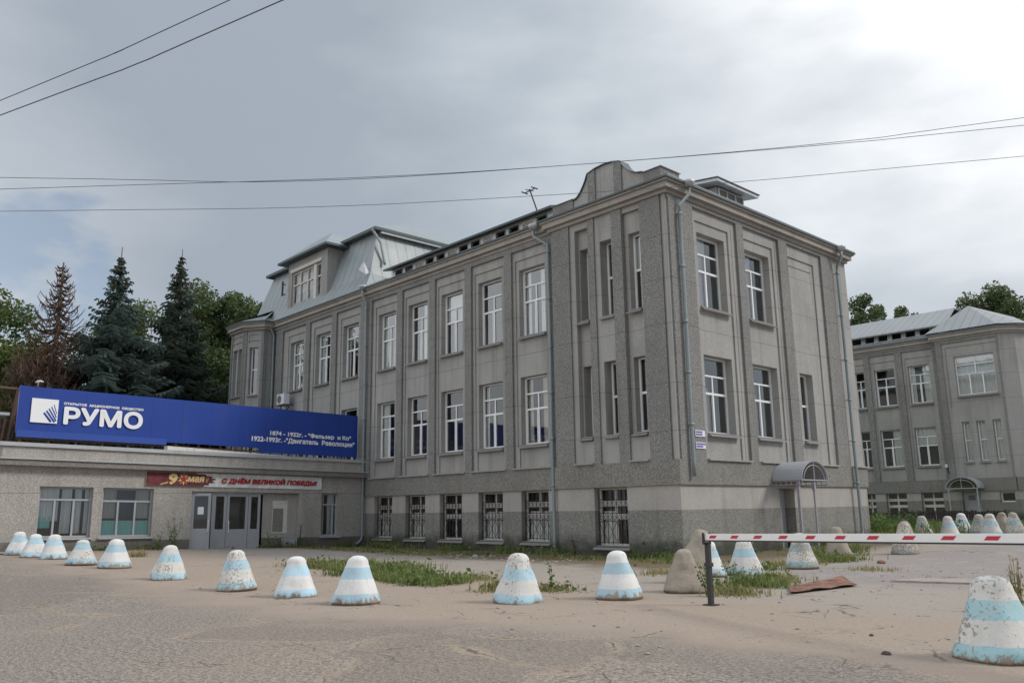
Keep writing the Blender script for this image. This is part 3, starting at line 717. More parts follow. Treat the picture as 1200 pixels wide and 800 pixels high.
for mi_, z0, z1 in ((0, -.3, 1.75), (1, 1.75, PB)):
    m_ = pl; m_.mi = mi_
    m_.relief(FQ, -18, -4.6, z0, z1, [(a, b, max(z0, .5), min(z1, 2.32), None) for a, b in winR], .3, .02)
    m_.relief(FQ2, -4.62, -.85, z0, z1, [(-1.87, -1.03, max(1.59, z0), z1-.09 if z1 > 2 else z1, None), (-4.05, -2.95, max(z0, -.3), min(2.25, z1), None)] , .3, .02)
    for (x0, y0), (x1, y1) in zip(BAY, BAY[1:]): m_.quad((x0, y0, z0), (x1, y1, z0), (x1, y1, z1), (x0, y0, z1))
    m_.quad((-4.62, 36, z0), (-4.62, 35.08, z0), (-4.62, 35.08, z1), (-4.62, 36, z1))
pl.obj('plinth', [M_plinth, M_plinth_up], rear)
bd = MB(); bd.fbox(FQ, -18, -4.7, -.05, .09, PB, LZ); bd.box(-4.7, -.85, 35.0, 35.3, PB, LZ)
for (x0, y0), (x1, y1) in zip(BAY, BAY[1:]):
    d_ = (Vector((x1, y1, 0))-Vector((x0, y0, 0))).normalized(); nn = Vector((d_.y, -d_.x, 0))*.09
    bd.hexa([(x0,y0,PB),(x1,y1,PB),(x1+nn.x,y1+nn.y,PB),(x0+nn.x,y0+nn.y,PB),(x0,y0,LZ),(x1,y1,LZ),(x1+nn.x,y1+nn.y,LZ),(x0+nn.x,y0+nn.y,LZ)])
bd.obj('stone_band', M_band, rear)
for a, b in ((-15.6, -15.1), (-13.2, -12.7), (-11.0, -10.75), (-9.85, -9.45), (-7.65, -7.2), (-5.15, -4.62)):
    p = MB(); p.fbox(FQ, a, b, -.1, .10, LZ+.003, FR-.002); p.obj('pilaster', M_pil, rear)
for a, b in ((-4.6, -4.25), (-.98, -.86)):
    p = MB(); p.fbox(FQ2, a, b, -.1, .07, LZ+.003, FR-.002); p.obj('pilaster', M_pil, rear)
fz = MB(); fz.fbox(FQ, -18, -4.7, -.02, .1, FR, CB+.04); fz.fbox(FQ2, -4.6, -.86, -.02, .08, FR, CB+.04); fz.obj('frieze', M_pil, rear)
for i, (a, b) in enumerate(winR):
    window(FQ, rear, a, b, 4.03, 6.57, 'four', -.3, CUR[(i*2+1) % 7]); window(FQ, rear, a, b, 8.2, 10.78, 'four', -.3, CUR[(i+3) % 7]); window(FQ, rear, a, b, .5, 2.32, 'base', -.27, None, False, M_oldwhite)
window(FQ2, rear, -3.6, -1.25, 8.3, 10.85, 'wide', -.28, [(.03,.97,.97,.0)])
for a, b in bayw: window(FQ2, rear, a, b, 4.13, 6.64, 'tall', -.28, [(.03,.97,.97,.0)])
window(FQ2, rear, -1.87, -1.03, 1.59, 2.2, 'plain', -.27, None, False)
dr = MB(); dr.fbox(FQ2, -4.03, -2.97, -.28, -.22, -.1, 2.24); dd = dr.obj('door', M_grey, rear)
q = MB(); q.fbox(FQ2, -3.75, -3.35, -.217, -.2, 1.75, 2.05); q.obj('door_window', M_room, dd)
cn = MB(); yc_ = -3.62
def arch2(y, r, k, n=14): t = math.pi*k/n; return (yc_-r*math.cos(t), y, 2.46+.68*r/.95*math.sin(t))
for k in range(14): cn.hexa([arch2(33.9,.95,k), arch2(35.05,.95,k), arch2(35.05,.95,k+1), arch2(33.9,.95,k+1), arch2(33.9,.98,k), arch2(35.05,.98,k), arch2(35.05,.98,k+1), arch2(33.9,.98,k+1)])
can = cn.obj('canopy', M_grey, rear)
q = MB(); q.tube([arch2(33.95, .92, k) for k in range(15)], .03, 6); q.tube([arch2(33.95, .72, k) for k in range(15)], .02, 6); q.bar((yc_-.92, 33.95, 2.46), (yc_+.92, 33.95, 2.46), .05); q.bar((yc_, 33.95, 2.46), (yc_, 33.95, 3.1), .03); q.obj('canopy_frame', M_cap, can)
for xx in (-4.4, -2.75):
    q = MB(); q.bar((xx, 33.98, .3), (xx, 33.98, 2.45), .06); q.obj('post', M_cap, can)
cornice_along([(-18, 36), (-4.6, 36), (-4.6, 35.1), (-.85, 35.1), (-.1, 35.75), (.3, 36.7), (.3, 46)], rear)
q = MB(); slab(q, [(-18, 36.05, 13.3), (-4.1, 36.05, 13.3), (-4.5, 39.2, 14.95), (-18, 39.2, 14.95)], .08); slab(q, [(-18, 46.4, 12.5), (.5, 46.4, 12.5), (-4.5, 39.2, 14.9), (-18, 39.2, 14.9)], .08); q.obj('roof', M_roofr, rear)
q = MB(); slab(q, [(-18, 35.66, 12.54), (-4.7, 35.66, 12.54), (-4.7, 36.75, 12.85), (-18, 36.75, 12.85)], .05); q.obj('lower_roof', M_roofr, rear)
q = MB(); FQ3 = lambda u, d, z: (u, 36.7-d, z); op = [(-17.5+i*.95, -16.85+i*.95, 12.9, 13.3, None) for i in range(14)]
q.relief(FQ3, -18, -4.3, 12.5, 13.45, op, .15); q.obj('attic_wall', M_cap, rear)
q = MB(); ap = (-3.1, 37.5, 14.55); ring = [(-5.02, 36.2), (-5.02, 34.68), (-.7, 34.68), (.3, 35.6), (.75, 36.6), (.75, 44)]
for p0, p1 in zip(ring, ring[1:]): q.poly([(p0[0], p0[1], 12.53), (p1[0], p1[1], 12.53), ap])
q.poly([(.75, 44, 12.53), (-2.3, 44, 14.6), ap]); q.obj('bay_roof', M_roofr, rear)
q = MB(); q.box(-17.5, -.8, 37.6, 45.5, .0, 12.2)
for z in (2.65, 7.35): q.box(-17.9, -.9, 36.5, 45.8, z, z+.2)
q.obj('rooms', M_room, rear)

# ------------------------------------------------------------------ entrance building (left)
FE = lambda u, d, z: (-18.32+d, u, z-.0165*u)
ent = thing('entrance_building', (-21, -8, .15), 'low flat-roofed grey entrance building with glazed doors, adjoining the long facade', 'building')
w = MB(); rects = [(-13.78, -11.94, .60, 2.45, None), (-11.6, -9.7, .60, 2.45, None), (-8.18, -4.95, -.4, 2.38, None), (-4.95, -3.33, -.4, 2.38, -.22), (-2.2, -1.3, .50, 2.42, None)]
lower = [(a, b, max(c, -.4), min(d, .47), e) for a, b, c, d, e in rects if c < .47]
w.relief(FE, -15.1, .13, .47, 3.2, rects, .25)
w.relief(FE, -15.1, .13, 3.2, 3.85, [], .1, .02)
w.quad(FE(-15.1, 0, -.4), FE(-15.1, -8, -.4), FE(-15.1, -8, 3.85), FE(-15.1, 0, 3.85)); w.quad(FE(-15.1, -8, -.4), FE(.13, -8, -.4), FE(.13, -8, 3.85), FE(-15.1, -8, 3.85))
w.obj('wall', M_ent, ent)
q = MB(); q.relief(FE, -15.1, .13, -.5, .47, lower, .25, .03); q.obj('plinth', M_entp, ent)
q = MB(); q.fbox(FE, -15.25, .12, -.1, .28, 3.17, 3.38); cor = q.obj('cornice', M_entp, ent)
q = MB(); q.fbox(FE, -15.3, .12, -.12, .34, 3.383, 3.43); q.obj('cornice_flashing', M_cap, cor)
q = MB(); q.fbox(FE, -15.2, .12, -.4, .10, 3.86, 4.0); cap = q.obj('parapet_cap', M_cap, ent)
q = MB(); q.hexa([FE(-9.3,-.35,4.003), FE(-4.2,-.35,4.003), FE(-4.2,.08,4.003), FE(-9.3,.08,4.003), FE(-9.3,-.35,4.16), FE(-4.2,-.35,4.02), FE(-4.2,.05,4.02), FE(-9.3,.05,4.16)]); q.obj('bent_flashing', M_oldwhite, cap)
q = MB(); q.quad(FE(-15.1, -.1, 3.7), FE(.12, -.1, 3.7), FE(.12, -8, 3.7), FE(-15.1, -8, 3.7)); q.obj('flat_roof', M_gut, ent)
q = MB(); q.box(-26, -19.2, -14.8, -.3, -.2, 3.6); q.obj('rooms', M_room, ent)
def ewin(u0, u1, z0, z1, mull, top, low=None, curt=None):
    q = MB(); d0, d1 = -.24, -.14; w = .07; e = .004
    for a in (u0+e, u1-w-e): q.fbox(FE, a, a+w, d0, d1, z0+e, z1-e)
    for z in (z0+e, z1-w-e): q.fbox(FE, u0+w+e, u1-w-e, d0, d1, z, z+w)
    q.fbox(FE, u0+w+e, u1-w-e, d0+.005, d1-.005, top-.035, top+.035)
    for m_ in mull: q.fbox(FE, m_-.035, m_+.035, d0+.01, d1-.01, z0+w, top-.035)
    win = q.obj('window', M_grey, ent)
    q = MB(); q.quad(FE(u0+.03, -.2, z0+.03), FE(u1-.03, -.2, z0+.03), FE(u1-.03, -.2, z1-.03), FE(u0+.03, -.2, z1-.03)); q.obj('pane', M_glass, win)
    q = MB(); q.fbox(FE, u0-.08, u1+.08, -.02, .12, z0-.07, z0-.02); q.obj('sill', M_cap, win)
    for (a, b, c, d, mt) in curt or []:
        q = MB(); n = int((b-a)*16)+4
        for i in range(n):
            ua, ub = a+(b-a)*i/n, a+(b-a)*(i+1)/n; q.quad(FE(ua, -.27-.03*math.sin(i*1.7), c), FE(ub, -.27-.03*math.sin((i+1)*1.7), c), FE(ub, -.27-.03*math.sin((i+1)*1.7), d), FE(ua, -.27-.03*math.sin(i*1.7), d))
        q.obj('curtain', mt, win, True)
    return win
ewin(-13.78, -11.94, .60, 2.45, [-13.2, -12.55], 1.98, curt=[(-13.7, -13.05, 1.2, 2.4, M_curtain), (-12.95, -12.6, .75, 2.4, M_curtain), (-12.5, -12.25, .75, 2.4, M_curtain), (-12.15, -12.0, .75, 2.4, M_curtain), (-13.72, -13.28, .95, 1.35, M_teal)])
ewin(-11.6, -9.7, .60, 2.45, [-10.97, -10.33], 1.95, curt=[(-11.55, -9.75, .62, 1.22, M_teal), (-11.55, -11.0, 1.3, 2.42, M_blind), (-10.3, -9.75, 1.3, 2.42, M_blind)])
ewin(-2.2, -1.3, .50, 2.42, [-1.55], 1.9, curt=[(-2.15, -1.9, .55, 2.35, M_blind), (-1.75, -1.4, .55, 2.35, M_curtain)])
# glazed door front
def leaf(F, u0, u1, z0, z1, name, parent, zsplit, handle=None, d=0.0, wd=.11):
    q = MB()
    q.fbox(F, u0, u0+wd, d-.03, d+.03, z0, z1); q.fbox(F, u1-wd, u1, d-.03, d+.03, z0, z1)
    q.fbox(F, u0+wd, u1-wd, d-.03, d+.03, z1-wd, z1); q.fbox(F, u0+wd, u1-wd, d-.03, d+.03, z0, zsplit)
    o = q.obj(name, M_grey, parent)
    q = MB(); q.quad(F(u0+wd-.01, d, zsplit-.01), F(u1-wd+.01, d, zsplit-.01), F(u1-wd+.01, d, z1-wd+.01), F(u0+wd-.01, d, z1-wd+.01)); q.obj('pane', M_glass, o)
    if handle is not None:
        q = MB(); q.tube([F(handle, d+.03, zsplit-.12), F(handle, d+.1, zsplit-.12), F(handle, d+.1, zsplit+.33), F(handle, d+.03, zsplit+.33)], .02, 6); q.obj('handle', M_white, o)
    return o
zb = lambda u: 0.0
# left leaf stands ajar: hinged at u=-8.1, swung outwards
hu, ang = -8.1, R(22)
FO = lambda u, d, z: (-18.32-.16+math.sin(ang)*(u-hu)+math.cos(ang)*d, hu+math.cos(ang)*(u-hu)-math.sin(ang)*d, z-.0165*hu)
ld = leaf(FO, -8.1, -7.35, -.0, 2.3, 'door', ent, .88, -7.42)
q = MB(); q.fbox(FO, -7.85, -7.62, .012, .018, 1.45, 1.75); q.obj('notice', M_white, ld)
leaf(FE, -7.2, -6.62, -.05, 2.31, 'side_light', ent, .85, None, -.16); leaf(FE, -6.6, -5.66, -.05, 2.31, 'door', ent, .85, -6.52, -.16); leaf(FE, -5.64, -5.1, -.05, 2.31, 'side_light', ent, .85, None, -.16)
q = MB(); q.fbox(FE, -8.17, -5.0, -.24, -.1, 2.31, 2.376); q.fbox(FE, -8.17, -8.11, -.24, -.1, -.1, 2.31); q.fbox(FE, -7.27, -7.205, -.24, -.1, -.1, 2.31); q.obj('door_frame', M_grey, ent)
q = MB(); q.fbox(FE, -4.5, -3.78, -.216, -.20, .66, 2.06); nb = q.obj('notice_frame', M_oldwhite, ent)
q = MB(); q.fbox(FE, -4.47, -3.98, -.199, -.19, .72, 1.72); q.obj('bare_patch', M_entp, nb)
q = MB(); q.fbox(FE, -8.6, -4.6, .03, 1.1, -.35, .04); q.obj('step', M_plinth_up, ent)
q = MB(); q.fbox(FE, -4.08, -3.5, -.1, .28, .04, .47); q.fbox(FE, -4.1, -3.48, -.1, .30, .47, .50)
ob = q.obj('meter_box', M_grey, None); rebase(ob, (-18.2, -3.8, 0)); tag(ob, 'grey metal box on the ground beside the entrance doors', 'box')
q = MB(); q.tube([FE(-3.35, .25, .05), FE(-3.22, .07, 1.0)], .02, 6); ob = q.obj('iron_bar', M_black); rebase(ob, FE(-3.35, .25, 0)); tag(ob, 'thin dark rod leaning on the entrance wall beside the grey metal box', 'rod')

# lettering
def text_mesh(body, F, u0, u1, z0, z1, d, bold=.02, depth=.01, shear=0.0):
    """letters as solid shapes; every outline edge is thickened by `bold` metres"""
    c = bpy.data.curves.new('t', 'FONT'); c.body = body; c.extrude = .5; c.shear = shear; c.resolution_u = 3
    o = bpy.data.objects.new('t', c); COL.objects.link(o); dg = bpy.context.evaluated_depsgraph_get(); dg.update()
    me = bpy.data.meshes.new_from_object(o.evaluated_get(dg))
    xs = [v.co.x for v in me.vertices]; ys = [v.co.y for v in me.vertices]; mb = MB()
    x0, x1, y0, y1 = min(xs), max(xs), min(ys), max(ys); a0, a1, c0, c1 = u0+bold, u1-bold, z0+bold, z1-bold
    P = [(a0+(v.co.x-x0)/(x1-x0)*(a1-a0), c0+(v.co.y-y0)/(y1-y0)*(c1-c0), v.co.z > 0) for v in me.vertices]
    mb.add([F(u, d+(depth if f else 0), z) for u, z, f in P], [tuple(p.vertices) for p in me.polygons])
    k = 0
    for p in me.polygons:
        vs = list(p.vertices)
        fr = [i for i in vs if P[i][2]]
        if len(vs) == 4 and len(fr) == 2:  # a side wall: its front edge is an outline edge
            A = Vector(P[fr[0]][:2]); B = Vector(P[fr[1]][:2]); dv = B-A
            if dv.length < 1e-6: continue
            dv = dv.normalized()*bold*.8; nv = Vector((-dv.y, dv.x)).normalized()*bold; dd = d+depth+.0006+(k % 9)*.0003; k += 1
            mb.add([F(q.x, dd, q.y) for q in (A-dv*.6-nv*.6, A-dv-nv*0, A-dv*.6+nv*.6, A+nv, B+nv, B+dv*.6+nv*.6, B+dv, B+dv*.6-nv*.6, B-nv, A-nv)], [tuple(range(10))])
    bpy.data.objects.remove(o); bpy.data.curves.remove(c); bpy.data.meshes.remove(me)
    return mb

# ------------------------------------------------------------------ billboard on the flat roof
M_blue = m_plain('blue_sheet', (.014, .045, .30), .38, 0, .14, .8, dirt=.12, dirtcol=(.08,.09,.2))
s = NT('blue_panel'); v = s.coord(); yy = s.xyz()[1]; n = s.noise(v, .8, 5); n2 = s.noise(s.coord((1, 1, .15)), 3, 5)
fr_ = s.m('FRACT', s.m('DIVIDE', yy, 1.25)); sm = s.m('LESS_THAN', fr_, .012); ws = s.n('ShaderNodeTexWhiteNoise', noise_dimensions='1D'); s.l(s.m('FLOOR', s.m('DIVIDE', yy, 1.25)), ws.inputs['W'])
c = s.mix(n, (.010, .042, .26), (.013, .056, .32)); c = s.mix(s.m('MULTIPLY', ws.outputs[0], .18), c, (.03, .07, .36)); c = s.mix(s.m('MULTIPLY', s.ss(n2, .55, .75), .22), c, (.06, .08, .20)); c = s.mix(s.m('MULTIPLY', sm, .6), c, (.006, .015, .09))
s.bsdf(c, .4, bump=s.bump(n, .15, .05)); M_blue = s.mat
M_blue2 = m_plain('blue_strip', (.03, .075, .34), .4, 0, .1, 1)
M_sign = m_plain('sign_white', (.86, .86, .88), .45, 0, .03, 2)
FK = lambda u, d, z: (-18.6+d, u, z-.0165*u)
bb = thing('billboard', (-18.6, -7.4, 4.1), 'long blue billboard with white Cyrillic lettering and square logo on the flat roof', 'billboard')
q = MB()
q.hexa([FK(-14.68,0,4.36), FK(-.2,0,4.30), FK(-.2,-.1,4.30), FK(-14.68,-.1,4.36), FK(-14.68,0,6.10), FK(-.2,0,6.13), FK(-.2,-.1,6.13), FK(-14.68,-.1,6.10)])
panel = q.obj('panel', M_blue, bb)
q = MB(); q.fbox(FK, -14.66, -9.25, .004, .02, 4.22, 4.47); q.obj('lower_strip', M_blue2, bb); q = MB(); q.fbox(FK, -5.25, -.22, .004, .02, 4.13, 4.47); q.obj('lower_strip', M_blue, bb)
q = MB(); q.mi = 0
q.fbox(FK, -14.26, -13.36, .004, .06, 4.78, 5.67); q.mi = 1
for i, (y0, l) in enumerate(((-13.84, .52), (-13.74, .60), (-13.66, .50), (-13.60, .42), (-13.55, .34), (-13.50, .25))):
    pass
for i in range(5):  # dark slanting rays in the logo's lower right corner
    ua, za = -13.86+i*.085, 5.13+i*.085; ub, zb_ = -13.40-(.17 if i == 0 else (.05 if i == 1 else 0)), 4.80+max(0, i-1.6)*.14; t_ = .052-i*.008
    q.add([FK(ua, .064, za), FK(ua+t_, .064, za+t_), FK(ub+t_*.6, .064, zb_+t_), FK(ub-t_*.6, .064, zb_)], [(0,1,2,3)])
q.obj('logo', [M_sign, M_blue], bb)
text_mesh('РУМО', FK, -13.15, -10.25, 4.77, 5.46, .004, .036, .05).obj('lettering', M_sign, bb)
text_mesh('ОТКРЫТОЕ  АКЦИОНЕРНОЕ  ОБЩЕСТВО', FK, -13.17, -10.24, 5.50, 5.615, .004, .006, .012).obj('lettering', M_sign, bb)
text_mesh('1874 - 1922г. - "Фельзер  и Ко"', FK, -4.72, -.56, 4.87, 5.13, .004, .011, .006).obj('lettering', M_sign, bb)
text_mesh('1922-1993г. -"Двигатель  Революции"', FK, -5.58, -.36, 4.57, 4.84, .004, .011, .006).obj('lettering', M_sign, bb)
q = MB()
for u in np.arange(-14.5, -.1, .95):
    q.bar(FK(u, -.13, 4.0), FK(u, -.13, 6.0), .06); q.bar(FK(u, -.13, 5.6), FK(u, -1.5, 4.0), .05)
q.bar(FK(-14.6, -.14, 4.18), FK(-.3, -.14, 4.18), .06); q.bar(FK(-14.6, -.14, 5.7), FK(-.3, -.14, 5.7), .06)
for u in np.arange(-3.6, -.3, .28): q.bar(FK(u, -.12, 4.0), FK(u, -.12, 4.35), .035)
q.obj('support_frame', M_brown, bb)
q = MB(); FL = FK
q.tube([FK(-14.1, -.05, 6.1), FK(-14.1, .0, 6.26), FK(-14.1, .12, 6.30)], .02, 6)
q.tube([FK(-14.22, .1, 6.24), FK(-14.15, .12, 6.29), FK(-14.05, .14, 6.31), FK(-13.97, .18, 6.28)], [.02, .032, .032, .02], 8)
ob = q.obj('floodlight', M_white, None, True); rebase(ob, FK(-14.1, 0, 6.1)); tag(ob, 'small white floodlight clamped to the top edge of the blue billboard', 'floodlight')

# banner over the doors
M_banner = NT('banner_print'); s = M_banner; v = s.coord(); n1 = s.noise(v, 5, 5); s.bsdf(s.mix(s.ss(n1, .4, .65), (.66,.66,.66), (.80,.80,.81)), .6, bump=s.bump(s.noise(v, 3, 3), .25, .05)); M_banner = s.mat
s = NT('banner_maroon'); v = s.coord(); n1 = s.noise(v, 4, 5); s.bsdf(s.mix(s.ss(n1, .4, .65), (.115,.018,.02), (.18,.035,.04)), .6); M_maroon = s.mat
M_red = m_plain('banner_red', (.40, .025, .03), .6, 0, .08, 4); M_gold = m_plain('banner_gold', (.72, .55, .25), .6, 0, .15, 6); M_orange = m_plain('ribbon_orange', (.5, .24, .05), .6, 0, .15, 6)
FN = lambda u, d, z: FE(u, .04+d, z)
bn = thing('banner', FE(-6.2, .05, 2.5), 'white and maroon victory greeting banner hanging above the glazed entrance doors', 'banner')
q = MB(); n = 40
for i in range(n):
    a, b = -10.06+7.8*i/n, -10.06+7.8*(i+1)/n; wv = lambda t: .012*math.sin(t*5)+.008*math.sin(t*13)
    q.hexa([FN(a, wv(a)-.01, 2.57), FN(b, wv(b)-.01, 2.57), FN(b, wv(b), 2.57), FN(a, wv(a), 2.57), FN(a, wv(a)-.01, 3.12), FN(b, wv(b)-.01, 3.12), FN(b, wv(b), 3.12), FN(a, wv(a), 3.12)])
q.obj('cloth', M_banner, bn)
q = MB(); pts = [FN(-10.05, .026, 2.58), FN(-7.75, .026, 2.58), FN(-7.68, .026, 2.66), FN(-7.5, .026, 2.63), FN(-7.55, .026, 2.73), FN(-7.28, .026, 2.74), FN(-7.4, .026, 2.83), FN(-7.2, .026, 2.88), FN(-7.42, .026, 2.93), FN(-7.38, .026, 3.0), FN(-7.6, .026, 2.99), FN(-7.7, .026, 3.08), FN(-7.95, .026, 3.06), FN(-8.1, .026, 3.11), FN(-10.05, .026, 3.11)]
q.prism(pts, (.004, 0, 0)); q.obj('brush_stroke', M_maroon, bn)
text_mesh('9', FN, -9.18, -8.82, 2.63, 3.07, .032, .03, .004, .12).obj('lettering', M_gold, bn)
text_mesh('мая', FN, -8.42, -7.72, 2.74, 2.98, .032, .016, .004, .12).obj('lettering', M_gold, bn)
text_mesh('С ДНЁМ ВЕЛИКОЙ ПОБЕДЫ!', FN, -6.98, -2.5, 2.69, 2.99, .03, .02, .004, .18).obj('lettering', M_red, bn)
q = MB(); cu, cz = -8.58, 2.85
def star(r1, r2, d, n): return [FN(cu+(r1 if k % 2 == 0 else r2)*math.sin(math.pi*k/n), d, cz+(r1 if k % 2 == 0 else r2)*math.cos(math.pi*k/n)) for k in range(2*n)]
q.mi = 0; q.prism(star(.25, .13, .034, 10), (.003, 0, 0)); q.mi = 1; q.prism(star(.21, .085, .040, 5), (.003, 0, 0)); q.obj('star_emblem', [M_gold, M_red], bn)
q = MB()
for i, m_ in ((0, 0), (1, 1), (2, 0)): q.mi = m_; q.add([FN(-9.5, .033, 2.60+i*.02), FN(-9.2, .033, 2.68+i*.025), FN(-9.2, .033, 2.70+i*.025), FN(-9.5, .033, 2.615+i*.02)], [(0,1,2,3)])
for i in range(3): q.mi = i % 2; q.add([FN(-7.66+i*.03, .033, 2.74), FN(-7.645+i*.03, .033, 2.74), FN(-7.60+i*.03, .033, 2.92), FN(-7.615+i*.03, .033, 2.92)], [(0,1,2,3)])
q.obj('ribbon', [M_gold, M_orange], bn)

# address plates on the right-hand face, air conditioner, antenna
M_plate = m_plain('plate_white', (.72, .72, .76), .4, 0, .04, 4); M_violet = m_plain('plate_violet', (.12, .09, .33), .5, 0, .1, 4)
for lab, z in (('upper of two small white and violet address plates beside the corner drainpipe', 3.84), ('lower of two small white and violet address plates beside the corner drainpipe', 3.45)):
    q = MB(); q.mi = 0; q.fbox(FB, .82, 1.36, .093, .115, z, z+.2)
    q.mi = 1; q.fbox(FB, .84, 1.2 if z > 3.6 else 1.34, .116, .12, z+.12, z+.17); q.fbox(FB, .84, 1.2, .116, .12, z+.04, z+.09)
    ob = q.obj('address_plate', [M_plate, M_violet]); rebase(ob, (.1, 1.1, z)); tag(ob, lab, 'sign')
ac = thing('air_conditioner', (-25.9, -.1, 7.3), 'boxy white air conditioner unit mounted under an upper window above the billboard', 'air conditioner')
q = MB(); q.fbox(FA, -26.55, -25.7, .3, .62, 7.45, 8.02); q.obj('case', M_plate, ac)
q = MB(); q.tube([FA(-26.25, .621, 7.73), FA(-26.25, .635, 7.73)], .23, 16); q.obj('fan_grille', M_room, ac)
q = MB(); q.bar(FA(-26.45, .02, 7.42), FA(-26.45, .64, 7.42), .05); q.bar(FA(-25.8, .02, 7.42), FA(-25.8, .64, 7.42), .05); q.tube([FA(-25.75, .4, 7.5), FA(-25.7, .3, 7.25), FA(-26.0, .25, 7.2), FA(-26.3, .15, 7.3), FA(-26.4, .1, 7.0)], .03, 6); q.obj('bracket', M_black, ac)
an = thing('roof_antenna', (-7.05, 1.0, 13.4), 'thin tilted antenna mast with crossbar standing on the attic roof edge', 'antenna')
q = MB(); q.tube([(-7.02, 1.0, 13.3), (-7.58, 1.0, 14.72)], .03, 6); q.obj('mast', M_black, an)
q = MB(); q.tube([(-7.78, .9, 14.58), (-7.38, 1.1, 14.72)], .022, 6); q.tube([(-7.8, .75, 14.6), (-7.8, 1.1, 14.6)], .03, 6); q.tube([(-7.36, .9, 14.73), (-7.36, 1.25, 14.73)], .03, 6); q.tube([(-7.6, .8, 14.66), (-7.55, 1.2, 14.68)], .02, 6); q.obj('crossbar', M_black, an)

# pipe rack and shed at the far left
gp = thing('pipe_rack', (-19.5, -14.8, 4.0), 'brown steel pipe on a post at the left end of the billboard', 'pipe')
q = MB(); q.tube([(-20, -24, 6.55), (-20, -14.4, 6.37)], .07, 8); q.obj('pipe', M_brown, gp)
q = MB(); q.bar((-19.6, -14.75, 3.8), (-19.9, -14.45, 6.4), .1); q.bar((-19.6, -14.95, 3.8), (-19.8, -14.8, 5.2), .08); q.obj('post', M_brown, gp)
q = MB(); q.box(-30, -24, -30, -14.2, 0, 5.75); sh = thing('shed', (-27, -20, .4), 'pale grey sheet-metal shed showing past the end of the blue billboard', 'shed')
q.obj('wall', M_cap, sh); q = MB(); q.box(-30.3, -23.7, -30.3, -13.9, 5.753, 5.87); q.obj('roof', M_cap, sh)

# ------------------------------------------------------------------ concrete bollards
def m_boll(name, thr, white=(.72,.71,.69), blue=(.42,.59,.68), cap=True):
    s = NT(name); oi = s.n('ShaderNodeObjectInfo')
    add = s.n('ShaderNodeVectorMath', operation='ADD'); s.l(s.tc.outputs['Object'], add.inputs[0])
    sc_ = s.n('ShaderNodeVectorMath', operation='SCALE'); cm = s.n('ShaderNodeCombineXYZ'); s.l(oi.outputs['Random'], cm.inputs[0]); s.l(oi.outputs['Random'], cm.inputs[1]); s.l(cm.outputs[0], sc_.inputs[0]); sc_.inputs['Scale'].default_value = 37.
    s.l(sc_.outputs[0], add.inputs[1]); v = add.outputs[0]
    z = s.xyz()[2]; mpz = s.n('ShaderNodeMapping'); s.l(v, mpz.inputs[0]); mpz.inputs['Scale'].default_value = (1.6, 1.6, .45)
    n1 = s.noise(mpz.outputs[0], 5, 6, .65); n2 = s.noise(v, 22, 5, .65); n3 = s.noise(v, 1.8, 3); g = s.noise(v, 60, 2)
    zz = s.m('ADD', s.m('DIVIDE', z, .85), s.m('MULTIPLY', s.m('SUBTRACT', n1, .5), .09))
    zz = s.m('ADD', zz, s.m('MULTIPLY', s.m('SUBTRACT', oi.outputs['Random'], .5), .05))
    b1 = s.m('MULTIPLY', s.ss(zz, .485, .495), s.ss(zz, .715, .725, 1, 0)); b2 = s.m('MULTIPLY', s.ss(zz, .195, .205, 1, 0), s.ss(zz, .03, .045))
    band = s.m('MAXIMUM', b1, b2)
    bl = s.mix(oi.outputs['Random'], tuple(q*.9 for q in blue), tuple(q*1.1 for q in blue))
    paint = s.mix(band, s.mix(n3, tuple(q*.9 for q in white), white), bl)
    conc = s.mix(n2, (.20,.165,.13), (.44,.385,.315)); conc = s.mix(s.ss(n1, .5, .7, 0, .4), conc, (.30,.23,.17))
    peel = s.ss(s.m('ADD', s.m('MULTIPLY', n2, .65), s.m('MULTIPLY', n3, .35)), thr, thr+.02)
    low = s.ss(s.m('SUBTRACT', zz, s.m('MULTIPLY', s.m('SUBTRACT', n1, .46), .9)), .0, .05, .95, 0); peel = s.m('MAXIMUM', peel, low)
    paint = s.mix(s.ss(n1, .42, .7, 0, .4), paint, (.50,.47,.42)); paint = s.mix(s.ss(g, .55, .75, 0, .35), paint, (.35,.31,.27))
    c = s.mix(peel, paint, conc)
    c = s.mix(s.ss(zz, .01, .05, .85, 0), c, (.14,.095,.065))
    s.bsdf(c, .85, bump=s.bump(s.m('ADD', s.m('MULTIPLY', n2, .6), s.m('SUBTRACT', s.m('MULTIPLY', g, .25), s.m('MULTIPLY', peel, .5))), .6, .02), spec=.25)
    return s.mat
BM = {'flaking': m_boll('bollard_flaking_paint', .54, (.66,.64,.60), (.33,.52,.56)), 'fresh': m_boll('bollard_paint', .62), 'worn': m_boll('bollard_worn_paint', .56, (.66,.64,.60), (.38,.55,.63)), 'peeled': m_boll('bollard_peeled_paint', .485, (.62,.60,.55), (.32,.48,.52)), 'bare': m_boll('bollard_bare_concrete', .36, (.5,.47,.42), (.3,.35,.36))}
